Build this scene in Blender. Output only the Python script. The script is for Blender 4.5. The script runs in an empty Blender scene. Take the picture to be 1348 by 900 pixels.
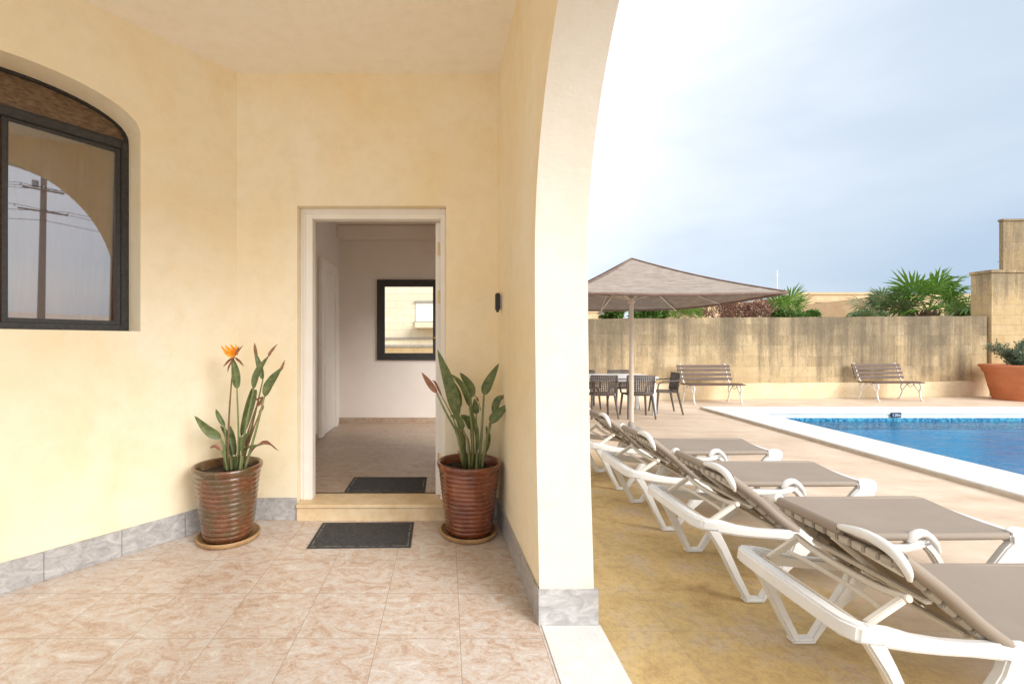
import bpy, bmesh, math, random
from mathutils import Vector, Matrix
from mathutils.geometry import tessellate_polygon
random.seed(7)
R = math.radians
S = bpy.context.scene
COL = S.collection
H = 1.42          # eye height
F = 600.0         # focal length in photo pixels
def P(px, py, Y):
    return Vector(((px-588)*Y/F, Y, H-(py-451)*Y/F))

# ------------------------------------------------------------------ materials
def new_mat(name):
    m = bpy.data.materials.new(name); m.use_nodes = True
    nt = m.node_tree; b = nt.nodes['Principled BSDF']
    return m, nt, b
def N(nt, t, **kw):
    n = nt.nodes.new(t)
    for k, v in kw.items(): setattr(n, k, v)
    return n
def c4(c): return (c[0], c[1], c[2], 1)
def coords(nt, scale=(1,1,1), space='Object', rot=(0,0,0)):
    tc = N(nt, 'ShaderNodeTexCoord'); mp = N(nt, 'ShaderNodeMapping')
    mp.inputs['Scale'].default_value = scale; mp.inputs['Rotation'].default_value = rot
    nt.links.new(tc.outputs[space], mp.inputs['Vector'])
    return mp.outputs['Vector']
def world_pos(nt, scale=(1,1,1), rot=(0,0,0)):
    g = N(nt, 'ShaderNodeNewGeometry'); mp = N(nt, 'ShaderNodeMapping')
    mp.inputs['Scale'].default_value = scale; mp.inputs['Rotation'].default_value = rot
    nt.links.new(g.outputs['Position'], mp.inputs['Vector'])
    return mp.outputs['Vector']
def noise(nt, vec, scale, detail=6, rough=.6, dist=0):
    n = N(nt, 'ShaderNodeTexNoise'); n.inputs['Scale'].default_value = scale
    n.inputs['Detail'].default_value = detail; n.inputs['Roughness'].default_value = rough
    n.inputs['Distortion'].default_value = dist
    nt.links.new(vec, n.inputs['Vector']); return n.outputs['Fac']
def ramp(nt, fac, stops):
    r = N(nt, 'ShaderNodeValToRGB'); e = r.color_ramp.elements
    while len(e) < len(stops): e.new(0.5)
    for i, (p, c) in enumerate(stops):
        e[i].position = p; e[i].color = c4(c) if not isinstance(c, (int, float)) else (c, c, c, 1)
    nt.links.new(fac, r.inputs['Fac']); return r.outputs['Color']
def mix(nt, fac, a, b, blend='MIX'):
    m = N(nt, 'ShaderNodeMix', data_type='RGBA', blend_type=blend)
    for s, v in ((m.inputs[0], fac), (m.inputs[6], a), (m.inputs[7], b)):
        if hasattr(v, 'links'): nt.links.new(v, s)
        elif isinstance(v, (int, float)): s.default_value = v if s == m.inputs[0] else (v, v, v, 1)
        else: s.default_value = c4(v)
    return m.outputs[2]
def math_(nt, op, a, b=None):
    m = N(nt, 'ShaderNodeMath', operation=op)
    for s, v in ((m.inputs[0], a), (m.inputs[1], b)):
        if v is None: continue
        if hasattr(v, 'links'): nt.links.new(v, s)
        else: s.default_value = v
    return m.outputs[0]
def bump(nt, b, h, strength=.2, dist=.01):
    n = N(nt, 'ShaderNodeBump'); n.inputs['Strength'].default_value = strength
    n.inputs['Distance'].default_value = dist
    nt.links.new(h, n.inputs['Height']); nt.links.new(n.outputs['Normal'], b.inputs['Normal'])
def simple(name, ca, cb=None, scale=8, rough=.6, bs=0.0, bd=.004, stretch=(1,1,1), lo=.35, hi=.65, spec=.5, metal=0, coat=0, space='Object', bscale=None):
    m, nt, b = new_mat(name)
    b.inputs['Roughness'].default_value = rough
    b.inputs['Specular IOR Level'].default_value = spec
    b.inputs['Metallic'].default_value = metal
    b.inputs['Coat Weight'].default_value = coat
    v = coords(nt, stretch, space)
    f = noise(nt, v, scale)
    nt.links.new(ramp(nt, f, [(lo, ca), (hi, cb or ca)]), b.inputs['Base Color'])
    if bs:
        bump(nt, b, noise(nt, v, bscale or scale*6), bs, bd)
    return m

def plaster(name, c_main, c_pale, c_stain):
    m, nt, b = new_mat(name)
    b.inputs['Roughness'].default_value = .85; b.inputs['Specular IOR Level'].default_value = .2
    w = world_pos(nt)
    f1 = noise(nt, w, 1.1, 5, .6, .6)
    col = ramp(nt, f1, [(.33, c_pale), (.66, c_main)])
    f2 = noise(nt, world_pos(nt, (1, 1, .35)), 2.7, 8, .65, .8)
    col = mix(nt, ramp(nt, f2, [(.5, 0.), (.8, .55)]), col, c_stain)
    f3 = noise(nt, w, 9, 8, .7)
    col = mix(nt, ramp(nt, f3, [(.45, 0.), (.75, .14)]), col, (.52, .40, .22))
    nt.links.new(col, b.inputs['Base Color'])
    # splash dirt in a ragged band above the skirting, hairline cracks, trowel marks
    sp = N(nt, 'ShaderNodeSeparateXYZ'); nt.links.new(w, sp.inputs[0])
    fz = math_(nt, 'ADD', math_(nt, 'MULTIPLY', sp.outputs['Z'], 2.2), math_(nt, 'MULTIPLY', noise(nt, w, 5, 8, .75), 1.0))
    col = mix(nt, ramp(nt, fz, [(.70, .30), (1.0, 0.)]), col, (.55, .45, .32))
    vo = N(nt, 'ShaderNodeTexVoronoi', feature='DISTANCE_TO_EDGE'); vo.inputs['Scale'].default_value = .9
    wd = N(nt, 'ShaderNodeVectorMath', operation='ADD'); nt.links.new(w, wd.inputs[0])
    nz = N(nt, 'ShaderNodeTexNoise'); nz.inputs['Scale'].default_value = 4.5; nz.inputs['Detail'].default_value = 8; nt.links.new(w, nz.inputs['Vector'])
    nt.links.new(nz.outputs['Color'], wd.inputs[1]); nt.links.new(wd.outputs[0], vo.inputs['Vector'])
    crack = math_(nt, 'MULTIPLY', ramp(nt, vo.outputs['Distance'], [(.0, 1.), (.006, 0.)]), ramp(nt, noise(nt, w, .8, 3), [(.56, 0.), (.70, .22)]))
    col = mix(nt, crack, col, (.45, .34, .20))
    nt.links.new(col, b.inputs['Base Color'])
    hh = math_(nt, 'ADD', noise(nt, w, 38, 6, .7), math_(nt, 'MULTIPLY', noise(nt, world_pos(nt, (1, 1, 2.2)), 5, 4, .6), 3.0))
    bump(nt, b, hh, .15, .007)
    return m
M = {}
M['cream'] = plaster('cream_plaster', (.87, .745, .51), (.89, .82, .655), (.84, .67, .39))
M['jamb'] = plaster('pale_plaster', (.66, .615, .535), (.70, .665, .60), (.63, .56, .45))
M['ceil'] = plaster('ceiling_paint', (.90, .86, .78), (.91, .88, .82), (.89, .855, .77))
M['inner'] = simple('interior_wall_paint', (.74, .67, .60), (.78, .71, .65), 2, .8)

def tile_floor(name, ox, oy, sz, rot=0, dark=1.0, TINT=(.90, .865, .83)):
    m, nt, b = new_mat(name)
    g = N(nt, 'ShaderNodeNewGeometry')
    mp = N(nt, 'ShaderNodeMapping'); mp.inputs['Location'].default_value = (-ox, -oy, 0)
    nt.links.new(g.outputs['Position'], mp.inputs['Vector'])
    br = N(nt, 'ShaderNodeTexBrick'); br.offset = 0; br.squash = 1
    br.inputs['Scale'].default_value = 1; br.inputs['Brick Width'].default_value = sz
    br.inputs['Row Height'].default_value = sz; br.inputs['Mortar Size'].default_value = .0015
    br.inputs['Mortar Smooth'].default_value = .1; br.inputs['Bias'].default_value = 0
    br.inputs['Color1'].default_value = (0, 0, 0, 1); br.inputs['Color2'].default_value = (1, 1, 1, 1)
    nt.links.new(mp.outputs[0], br.inputs['Vector'])
    # each tile gets its own piece of the marbling
    off = N(nt, 'ShaderNodeVectorMath', operation='MULTIPLY_ADD')
    nt.links.new(br.outputs['Color'], off.inputs[0]); off.inputs[1].default_value = (7.3, 3.1, 5.7)
    nt.links.new(mp.outputs[0], off.inputs[2])
    st = N(nt, 'ShaderNodeMapping'); st.inputs['Rotation'].default_value = (0, 0, R(35)); st.inputs['Scale'].default_value = (1.5, 2.4, 1)
    nt.links.new(off.outputs[0], st.inputs['Vector'])
    f = noise(nt, st.outputs[0], 4.6, 12, .76, 1.5)
    d = dark
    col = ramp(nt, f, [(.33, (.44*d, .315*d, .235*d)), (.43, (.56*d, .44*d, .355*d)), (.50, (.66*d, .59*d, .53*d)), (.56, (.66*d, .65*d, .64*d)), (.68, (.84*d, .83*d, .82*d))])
    f2 = noise(nt, st.outputs[0], 19, 10, .8, 2.0)
    col = mix(nt, ramp(nt, f2, [(.45, 0.), (.68, .55)]), col, (.50*d, .37*d, .28*d))
    f3 = noise(nt, st.outputs[0], 26, 6, .7, 2.5)
    col = mix(nt, ramp(nt, f3, [(.50, 0.), (.62, .48)]), col, (.80*d, .775*d, .75*d))
    col = mix(nt, math_(nt, 'MULTIPLY', br.outputs['Fac'], .75), col, (.27*d, .22*d, .18*d))
    big = noise(nt, g.outputs['Position'], 1.3, 6, .7)
    col = mix(nt, ramp(nt, big, [(.40, .0), (.68, .45)]), col, mix(nt, 1.0, col, (.80, .70, .62), 'MULTIPLY'))
    col = mix(nt, 1.0, col, TINT, 'MULTIPLY')
    nt.links.new(col, b.inputs['Base Color'])
    nt.links.new(ramp(nt, f2, [(.3, .30), (.7, .46)]), b.inputs['Roughness'])
    b.inputs['Specular IOR Level'].default_value = .45
    bump(nt, b, math_(nt, 'MULTIPLY_ADD', br.outputs['Fac'], -1), .35, .003)
    return m
M['tile'] = tile_floor('porch_tile', .064, 2.165, .392)
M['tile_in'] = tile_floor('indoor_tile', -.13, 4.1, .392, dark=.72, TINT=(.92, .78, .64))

def skirting_mat():
    m, nt, b = new_mat('grey_marble_skirting')
    w = world_pos(nt, (1, 1, 1.6), (0, R(20), R(30)))
    f = noise(nt, w, 11, 10, .7, 1.3)
    nt.links.new(ramp(nt, f, [(.3, (.28, .27, .265)), (.5, (.42, .41, .405)), (.7, (.58, .57, .565))]), b.inputs['Base Color'])
    b.inputs['Roughness'].default_value = .35
    return m
M['skirt'] = skirting_mat()
M['grout'] = simple('grout', (.42, .36, .30), rough=.9)
M['white_tile'] = None
def white_tile():
    m, nt, b = new_mat('white_ribbed_tile')
    w = world_pos(nt)
    wv = N(nt, 'ShaderNodeTexWave', wave_type='BANDS', bands_direction='X'); wv.inputs['Scale'].default_value = 12
    nt.links.new(w, wv.inputs['Vector'])
    f = noise(nt, w, 14, 6, .7)
    nt.links.new(ramp(nt, f, [(.35, (.66, .65, .62)), (.65, (.76, .75, .72))]), b.inputs['Base Color'])
    b.inputs['Roughness'].default_value = .45
    bump(nt, b, wv.outputs['Fac'], .2, .002)
    return m
M['white_tile'] = white_tile()
M['limestone_step'] = simple('limestone_step', (.66, .48, .27), (.76, .61, .40), 9, .6, .15, .003)
M['white_wood'] = simple('white_door_paint', (.80, .76, .69), (.84, .81, .76), 3, .45)
M['black_frame'] = simple('black_aluminium', (.018, .018, .02), (.04, .038, .036), 40, .4)
M['brass'] = simple('brass', (.55, .40, .20), rough=.35, metal=1)
M['mat_rubber'] = simple('dark_mat', (.035, .035, .036), (.07, .07, .071), 60, .95, .6, .004, bscale=500)
M['mat_edge'] = simple('mat_edge', (.24, .22, .19), (.035, .035, .035), 30, .9, lo=.4, hi=.6)
M['black_plastic'] = simple('black_plastic', (.02, .02, .022), rough=.45)

def reflective_glass():
    m, nt, b = new_mat('reflective_window_glass')
    out = nt.nodes['Material Output']; nt.nodes.remove(b)
    tr = N(nt, 'ShaderNodeBsdfTransparent'); tr.inputs[0].default_value = (.74, .66, .58, 1)
    gl = N(nt, 'ShaderNodeBsdfGlossy'); gl.inputs['Roughness'].default_value = .012
    gl.inputs['Color'].default_value = (.84, .91, 1, 1)
    du = N(nt, 'ShaderNodeBsdfDiffuse'); du.inputs[0].default_value = (.55, .48, .38, 1)
    lw = N(nt, 'ShaderNodeLayerWeight'); lw.inputs['Blend'].default_value = .35
    fac = math_(nt, 'MULTIPLY_ADD', lw.outputs['Fresnel'], .55)
    nt.nodes[-1].inputs[2].default_value = .24
    mx = N(nt, 'ShaderNodeMixShader'); nt.links.new(fac, mx.inputs[0])
    nt.links.new(tr.outputs[0], mx.inputs[1]); nt.links.new(gl.outputs[0], mx.inputs[2])
    # dust and dried runs on the pane
    v = world_pos(nt, (6, 6, .7))
    f = ramp(nt, noise(nt, v, 3, 8, .7), [(.5, .0), (.8, .09)])
    m2 = N(nt, 'ShaderNodeMixShader'); nt.links.new(f, m2.inputs[0])
    nt.links.new(mx.outputs[0], m2.inputs[1]); nt.links.new(du.outputs[0], m2.inputs[2])
    nt.links.new(m2.outputs[0], out.inputs['Surface'])
    return m
M['mirror_glass'] = reflective_glass()
def clear_glass():
    m, nt, b = new_mat('clear_window_glass')
    out = nt.nodes['Material Output']; nt.nodes.remove(b)
    tr = N(nt, 'ShaderNodeBsdfTransparent'); tr.inputs[0].default_value = (.95, .96, .95, 1)
    gl = N(nt, 'ShaderNodeBsdfGlossy'); gl.inputs['Roughness'].default_value = .01
    lw = N(nt, 'ShaderNodeLayerWeight'); lw.inputs['Blend'].default_value = .15
    mx = N(nt, 'ShaderNodeMixShader'); nt.links.new(lw.outputs['Fresnel'], mx.inputs[0])
    nt.links.new(tr.outputs[0], mx.inputs[1]); nt.links.new(gl.outputs[0], mx.inputs[2])
    nt.links.new(mx.outputs[0], out.inputs['Surface'])
    return m
M['glass'] = clear_glass()
M['curtain'] = simple('brown_curtain', (.60, .30, .11), (.80, .50, .24), 3, .9, stretch=(3, 3, .3))
M['brown_board'] = simple('brown_weathered_board', (.085, .048, .022), (.21, .13, .07), 26, .5, .3, .004, stretch=(1, 1, 2.5))

def glaze(name, stops, rough=.22):
    m, nt, b = new_mat(name)
    v = coords(nt)
    f = noise(nt, v, 5.5, 7, .65, .7)
    col = ramp(nt, f, stops)
    f2 = noise(nt, coords(nt, (1, 1, 4)), 24, 6, .7)
    col = mix(nt, ramp(nt, f2, [(.5, 0.), (.8, .5)]), col, (.36, .27, .17))
    col = mix(nt, ramp(nt, noise(nt, coords(nt, (1, 1, 2.2)), 60, 6, .8), [(.5, 0.), (.72, .3)]), col, (.06, .035, .02))
    nt.links.new(col, b.inputs['Base Color'])
    b.inputs['Roughness'].default_value = rough; b.inputs['Coat Weight'].default_value = .5
    b.inputs['Coat Roughness'].default_value = .12
    bump(nt, b, noise(nt, v, 22, 5, .6), .25, .006)
    return m
M['glaze_brown'] = glaze('brown_green_glaze', [(.32, (.055, .042, .016)), (.46, (.105, .060, .024)), (.58, (.135, .040, .013)), (.72, (.20, .11, .055))])
M['glaze_red'] = glaze('red_brown_glaze', [(.3, (.095, .022, .008)), (.5, (.17, .038, .013)), (.7, (.26, .075, .028))])
M['saucer'] = simple('clay_saucer', (.30, .17, .075), (.44, .27, .13), 12, .45, .2, .003)
M['soil'] = simple('potting_soil', (.018, .012, .008), (.07, .045, .028), 40, .95, 1, .02, bscale=60)

def leaf_mat(name, ca, cb, cv, rough=.42, sc=14):
    m, nt, b = new_mat(name)
    f = noise(nt, coords(nt), sc, 6, .65, .5)
    col = ramp(nt, f, [(.3, ca), (.55, cb), (.8, cv)])
    nt.links.new(col, b.inputs['Base Color']); b.inputs['Roughness'].default_value = rough
    out = nt.nodes['Material Output']
    tl = N(nt, 'ShaderNodeBsdfTranslucent'); nt.links.new(col, tl.inputs[0])
    mx = N(nt, 'ShaderNodeMixShader'); mx.inputs[0].default_value = .22
    nt.links.new(b.outputs[0], mx.inputs[1]); nt.links.new(tl.outputs[0], mx.inputs[2])
    nt.links.new(mx.outputs[0], out.inputs['Surface'])
    return m
M['leaf'] = leaf_mat('strelitzia_leaf', (.065, .10, .032), (.15, .19, .07), (.29, .28, .13), sc=22)
M['leaf_dry'] = leaf_mat('dry_leaf', (.18, .07, .04), (.32, .16, .09), (.42, .27, .15))
M['stem'] = leaf_mat('strelitzia_stem', (.16, .20, .07), (.26, .30, .13), (.38, .36, .16))
M['stem_red'] = leaf_mat('flower_stalk', (.20, .11, .06), (.27, .18, .10), (.2, .22, .1))
M['petal'] = simple('orange_petal', (.85, .26, .01), (.95, .45, .02), 30, .5)
M['palm'] = leaf_mat('fan_palm_leaf', (.08, .17, .02), (.17, .33, .05), (.32, .44, .12))
M['palm_dull'] = leaf_mat('dull_palm_leaf', (.08, .13, .05), (.17, .24, .10), (.32, .32, .17))
M['hedge'] = leaf_mat('hedge_leaf', (.05, .11, .02), (.11, .21, .04), (.20, .32, .08), sc=6)
M['redshrub'] = leaf_mat('reddish_leaf', (.16, .075, .05), (.27, .14, .10), (.36, .24, .17), sc=6)
M['olive'] = leaf_mat('oleander_leaf', (.06, .10, .055), (.13, .18, .11), (.25, .29, .20), sc=8)
M['bark'] = simple('palm_bark', (.10, .065, .035), (.24, .17, .10), 14, .9, .6, .02)

M['plastic'] = simple('white_resin', (.68, .67, .65), (.74, .735, .715), 5, .38, .04, .002, bscale=120)
M['plastic_old'] = simple('aged_white_resin', (.66, .60, .50), (.74, .70, .63), 5, .45)
def sling_mat():
    m, nt, b = new_mat('taupe_sling_fabric')
    v = coords(nt)
    f = noise(nt, v, 3, 5, .6)
    col = ramp(nt, f, [(.3, (.275, .225, .180)), (.7, (.315, .262, .213))])
    wv = N(nt, 'ShaderNodeTexWave', wave_type='BANDS', bands_direction='Y'); wv.inputs['Scale'].default_value = 90
    nt.links.new(v, wv.inputs['Vector'])
    wx = N(nt, 'ShaderNodeTexWave', wave_type='BANDS', bands_direction='X'); wx.inputs['Scale'].default_value = 90
    nt.links.new(v, wx.inputs['Vector'])
    h = math_(nt, 'ADD', wv.outputs['Fac'], wx.outputs['Fac'])
    nt.links.new(col, b.inputs['Base Color']); b.inputs['Roughness'].default_value = .7
    b.inputs['Specular IOR Level'].default_value = .3
    bump(nt, b, h, .25, .001)
    return m
M['sling'] = sling_mat()
M['clip'] = simple('grey_beige_clip', (.36, .31, .25), (.46, .41, .34), 10, .6)
M['chair'] = simple('taupe_resin', (.10, .08, .068), (.135, .108, .09), 5, .5)
M['table'] = simple('white_table', (.78, .79, .81), rough=.3)
M['slat'] = simple('brown_bench_slat', (.075, .042, .028), (.15, .088, .058), 5, .6, .3, .003, stretch=(.6, 8, 8))
M['iron'] = simple('white_cast_iron', (.74, .70, .67), (.80, .77, .74), 20, .5, .2, .003)
M['terracotta'] = simple('terracotta', (.46, .145, .055), (.54, .19, .08), 3, .7)
M['pole'] = simple('beige_pole', (.60, .50, .42), (.68, .60, .52), 3, .45)
def canopy_mat(name, a, b_, c):
    m, nt, b = new_mat(name)
    f = noise(nt, coords(nt, (1.0, 1.0, 26)), 3.4, 12, .85, .2)
    f2 = noise(nt, coords(nt, (3, 3, 3)), 3, 5, .6)
    col = ramp(nt, f, [(.30, a), (.5, b_), (.7, c)])
    col = mix(nt, ramp(nt, f2, [(.4, 0.), (.7, .3)]), col, (.42, .36, .31))
    nt.links.new(col, b.inputs['Base Color']); b.inputs['Roughness'].default_value = .9
    return m
M['canopy'] = canopy_mat('weathered_canopy', (.10, .075, .058), (.26, .215, .18), (.48, .43, .38))
M['canopy_edge'] = simple('canopy_binding', (.15, .09, .07), (.21, .14, .11), 8, .8)

def stone(name, c1, c2, c3, bw=.55, rh=.27, streak=0, axis='X', top=2.05, mort=.008, amt0=.2):
    m, nt, b = new_mat(name)
    g = N(nt, 'ShaderNodeNewGeometry'); sp = N(nt, 'ShaderNodeSeparateXYZ'); nt.links.new(g.outputs['Position'], sp.inputs[0])
    cb = N(nt, 'ShaderNodeCombineXYZ')
    nt.links.new(math_(nt, 'ADD', sp.outputs['X'], sp.outputs['Y']), cb.inputs[0]); nt.links.new(sp.outputs['Z'], cb.inputs[1])
    br = N(nt, 'ShaderNodeTexBrick'); br.offset = .5
    br.inputs['Scale'].default_value = 1; br.inputs['Brick Width'].default_value = bw; br.inputs['Row Height'].default_value = rh
    br.inputs['Mortar Size'].default_value = mort; br.inputs['Mortar Smooth'].default_value = .3
    br.inputs['Color1'].default_value = (0, 0, 0, 1); br.inputs['Color2'].default_value = (1, 1, 1, 1)
    nt.links.new(cb.outputs[0], br.inputs['Vector'])
    w = world_pos(nt)
    f = noise(nt, w, 1.8, 8, .65)
    col = ramp(nt, f, [(.3, c1), (.7, c2)])
    col = mix(nt, math_(nt, 'MULTIPLY', br.outputs['Color'], .50), col, c3)
    f2 = noise(nt, w, 12, 8, .75)
    col = mix(nt, ramp(nt, f2, [(.45, 0.), (.8, .35)]), col, (.34, .25, .14))
    col = mix(nt, math_(nt, 'MULTIPLY', br.outputs['Fac'], .35), col, (.33, .25, .16))
    if streak:
        # grey lichen and rain runs below the wall's top
        v = world_pos(nt, (2.6, 2.6, .18))
        s = noise(nt, v, 1.25, 7, .7, .25)
        zz = math_(nt, 'DIVIDE', math_(nt, 'SUBTRACT', top, sp.outputs['Z']), streak)
        zz = N(nt, 'ShaderNodeMapRange').outputs[0] if False else zz
        s = math_(nt, 'ADD', s, math_(nt, 'MULTIPLY', math_(nt, 'SUBTRACT', noise(nt, w, .55, 4, .6), .5), .55))
        s = math_(nt, 'ADD', s, math_(nt, 'MULTIPLY', math_(nt, 'SUBTRACT', br.outputs['Color'], .5), .07))
        amt = math_(nt, 'MULTIPLY_ADD', zz, -.17); nt.nodes[-1].inputs[2].default_value = amt0
        k = math_(nt, 'ADD', s, amt)
        fine = noise(nt, world_pos(nt, (9, 9, 2)), 5, 8, .8)
        k2 = math_(nt, 'ADD', k, math_(nt, 'MULTIPLY', math_(nt, 'SUBTRACT', fine, .5), .62))
        col = mix(nt, ramp(nt, k2, [(.46, 0.), (.56, .42), (.66, .66), (.80, .92)]), col, (.145, .115, .078))
        col = mix(nt, ramp(nt, noise(nt, w, 7, 10, .85), [(.50, 0.), (.70, .55)]), col, (.27, .22, .16))
    nt.links.new(col, b.inputs['Base Color']); b.inputs['Roughness'].default_value = .92
    b.inputs['Specular IOR Level'].default_value = .15
    bump(nt, b, math_(nt, 'SUBTRACT', f2, br.outputs['Fac']), .5, .012)
    return m
M['garden_stone'] = stone('stained_limestone', (.46, .34, .19), (.60, .47, .29), (.40, .29, .155), streak=1.0, amt0=.235)
M['ledge'] = stone('pale_limestone_render', (.70, .56, .36), (.82, .73, .57), (.66, .46, .22), bw=3.1, rh=2)
M['gate_stone'] = stone('golden_limestone', (.47, .32, .155), (.56, .41, .22), (.62, .48, .29), streak=1.6, top=4.0, amt0=.10)
M['far_stone'] = stone('far_limestone', (.62, .46, .28), (.70, .56, .38), (.55, .38, .22))
M['neighbour'] = stone('cream_limestone', (.72, .65, .50), (.78, .72, .58), (.70, .60, .44))
M['white_board'] = simple('white_board', (.75, .74, .70), rough=.6)
M['concrete'] = simple('weathered_pole', (.28, .25, .22), (.38, .35, .31), 20, .8)
M['grey_metal'] = simple('grey_metal', (.4, .4, .4), rough=.4)

def terrace():
    m, nt, b = new_mat('terrace_paving')
    g = N(nt, 'ShaderNodeNewGeometry'); sp = N(nt, 'ShaderNodeSeparateXYZ'); nt.links.new(g.outputs['Position'], sp.inputs[0])
    mp = N(nt, 'ShaderNodeMapping'); mp.inputs['Location'].default_value = (-.1, -.25, 0); nt.links.new(g.outputs['Position'], mp.inputs['Vector'])
    br = N(nt, 'ShaderNodeTexBrick'); br.offset = 0
    br.inputs['Scale'].default_value = 1; br.inputs['Brick Width'].default_value = 1.0; br.inputs['Row Height'].default_value = 1.0
    br.inputs['Mortar Size'].default_value = .004; br.inputs['Mortar Smooth'].default_value = .5
    br.inputs['Color1'].default_value = (0, 0, 0, 1); br.inputs['Color2'].default_value = (1, 1, 1, 1)
    nt.links.new(mp.outputs[0], br.inputs['Vector'])
    w = g.outputs['Position']
    fb = noise(nt, world_pos(nt, (.8, 1.5, 1)), 1.9, 9, .68)
    pale = ramp(nt, fb, [(.3, (.53, .39, .275)), (.5, (.62, .49, .37)), (.7, (.69, .58, .46))])
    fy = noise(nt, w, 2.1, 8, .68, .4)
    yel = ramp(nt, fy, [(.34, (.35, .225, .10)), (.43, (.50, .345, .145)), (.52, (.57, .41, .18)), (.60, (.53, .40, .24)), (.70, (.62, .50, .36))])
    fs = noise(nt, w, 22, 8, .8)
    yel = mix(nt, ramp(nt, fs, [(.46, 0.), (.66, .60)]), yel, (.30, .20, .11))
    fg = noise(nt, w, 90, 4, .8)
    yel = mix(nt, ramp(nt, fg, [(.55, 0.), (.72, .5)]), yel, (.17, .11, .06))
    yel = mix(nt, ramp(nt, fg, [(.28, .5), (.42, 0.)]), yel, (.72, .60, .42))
    # yellow stained strip beside the house, partly painted shadow, paling towards the pool
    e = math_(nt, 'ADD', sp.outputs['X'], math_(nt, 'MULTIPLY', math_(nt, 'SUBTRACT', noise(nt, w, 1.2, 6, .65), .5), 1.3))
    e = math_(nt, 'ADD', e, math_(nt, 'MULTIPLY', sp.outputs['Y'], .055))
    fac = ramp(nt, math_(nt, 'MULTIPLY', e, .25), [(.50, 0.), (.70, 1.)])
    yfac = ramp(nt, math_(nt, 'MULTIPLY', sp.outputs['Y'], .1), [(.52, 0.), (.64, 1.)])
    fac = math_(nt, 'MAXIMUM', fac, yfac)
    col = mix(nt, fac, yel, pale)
    col = mix(nt, ramp(nt, fs, [(.55, 0.), (.85, .3)]), col, (.45, .32, .2))
    col = mix(nt, math_(nt, 'MULTIPLY', br.outputs['Fac'], .28), col, (.34, .24, .14))
    nt.links.new(col, b.inputs['Base Color']); b.inputs['Roughness'].default_value = .75
    b.inputs['Specular IOR Level'].default_value = .3
    bump(nt, b, math_(nt, 'SUBTRACT', fs, br.outputs['Fac']), .35, .006)
    return m
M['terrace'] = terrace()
M['coping'] = simple('white_coping_stone', (.68, .67, .63), (.76, .75, .71), 6, .6, .1, .003, space='Object')
M['coping_side'] = simple('coping_side_stone', (.50, .42, .33), (.62, .54, .44), 6, .8)
def coping_mat():
    m, nt, b = new_mat('white_coping_slabs')
    w = world_pos(nt)
    br = N(nt, 'ShaderNodeTexBrick'); br.offset = 0
    br.inputs['Scale'].default_value = 1; br.inputs['Brick Width'].default_value = 3.2; br.inputs['Row Height'].default_value = .62
    br.inputs['Mortar Size'].default_value = .004; br.inputs['Color1'].default_value = (0, 0, 0, 1); br.inputs['Color2'].default_value = (1, 1, 1, 1)
    nt.links.new(w, br.inputs['Vector'])
    col = ramp(nt, noise(nt, w, 3.5, 9, .7), [(.3, (.62, .60, .55)), (.5, (.72, .71, .67)), (.7, (.77, .76, .73))])
    col = mix(nt, math_(nt, 'MULTIPLY', br.outputs['Color'], .12), col, (.55, .53, .48))
    col = mix(nt, math_(nt, 'MULTIPLY', br.outputs['Fac'], .6), col, (.38, .35, .30))
    nt.links.new(col, b.inputs['Base Color']); b.inputs['Roughness'].default_value = .6
    bump(nt, b, noise(nt, w, 40, 5, .7), .15, .003)
    return m
M['coping'] = coping_mat()
def pool_mat():
    m, nt, b = new_mat('pool_mosaic')
    w = world_pos(nt)
    g = N(nt, 'ShaderNodeNewGeometry'); sp = N(nt, 'ShaderNodeSeparateXYZ'); nt.links.new(g.outputs['Position'], sp.inputs[0])
    f = noise(nt, w, 1.1, 6, .6)
    col = ramp(nt, f, [(.3, (.0, .46, .76)), (.7, (.02, .62, .88))])
    wv = N(nt, 'ShaderNodeTexVoronoi', feature='DISTANCE_TO_EDGE'); wv.inputs['Scale'].default_value = 2.2
    nd = noise(nt, w, 1.5, 4); vm = N(nt, 'ShaderNodeVectorMath', operation='ADD'); nt.links.new(w, vm.inputs[0])
    nt.links.new(nd, vm.inputs[1]); nt.links.new(vm.outputs[0], wv.inputs['Vector'])
    # purple-red reflection on the water, painted into the far basin wall's colour
    dv = N(nt, 'ShaderNodeVectorMath', operation='DISTANCE'); nt.links.new(w, dv.inputs[0]); dv.inputs[1].default_value = (11.3, 9.2, -.52)
    k = ramp(nt, math_(nt, 'ADD', math_(nt, 'MULTIPLY', dv.outputs['Value'], .7), math_(nt, 'MULTIPLY', nd, .3)), [(.40, .5), (.75, 0.)])
    col = mix(nt, k, col, (.30, .14, .45))
    nt.links.new(col, b.inputs['Base Color']); b.inputs['Roughness'].default_value = .4
    return m
M['pool'] = pool_mat()
def mosaic():
    m, nt, b = new_mat('blue_waterline_mosaic')
    w = world_pos(nt)
    v = N(nt, 'ShaderNodeTexVoronoi', distance='CHEBYCHEV'); v.inputs['Scale'].default_value = 28; v.inputs['Randomness'].default_value = 0
    nt.links.new(w, v.inputs['Vector'])
    nt.links.new(ramp(nt, v.outputs['Color'], [(.2, (.0, .09, .22)), (.5, (.01, .20, .36)), (.8, (.05, .33, .45))]), b.inputs['Base Color'])
    b.inputs['Roughness'].default_value = .25
    return m
M['mosaic'] = mosaic()
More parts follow.
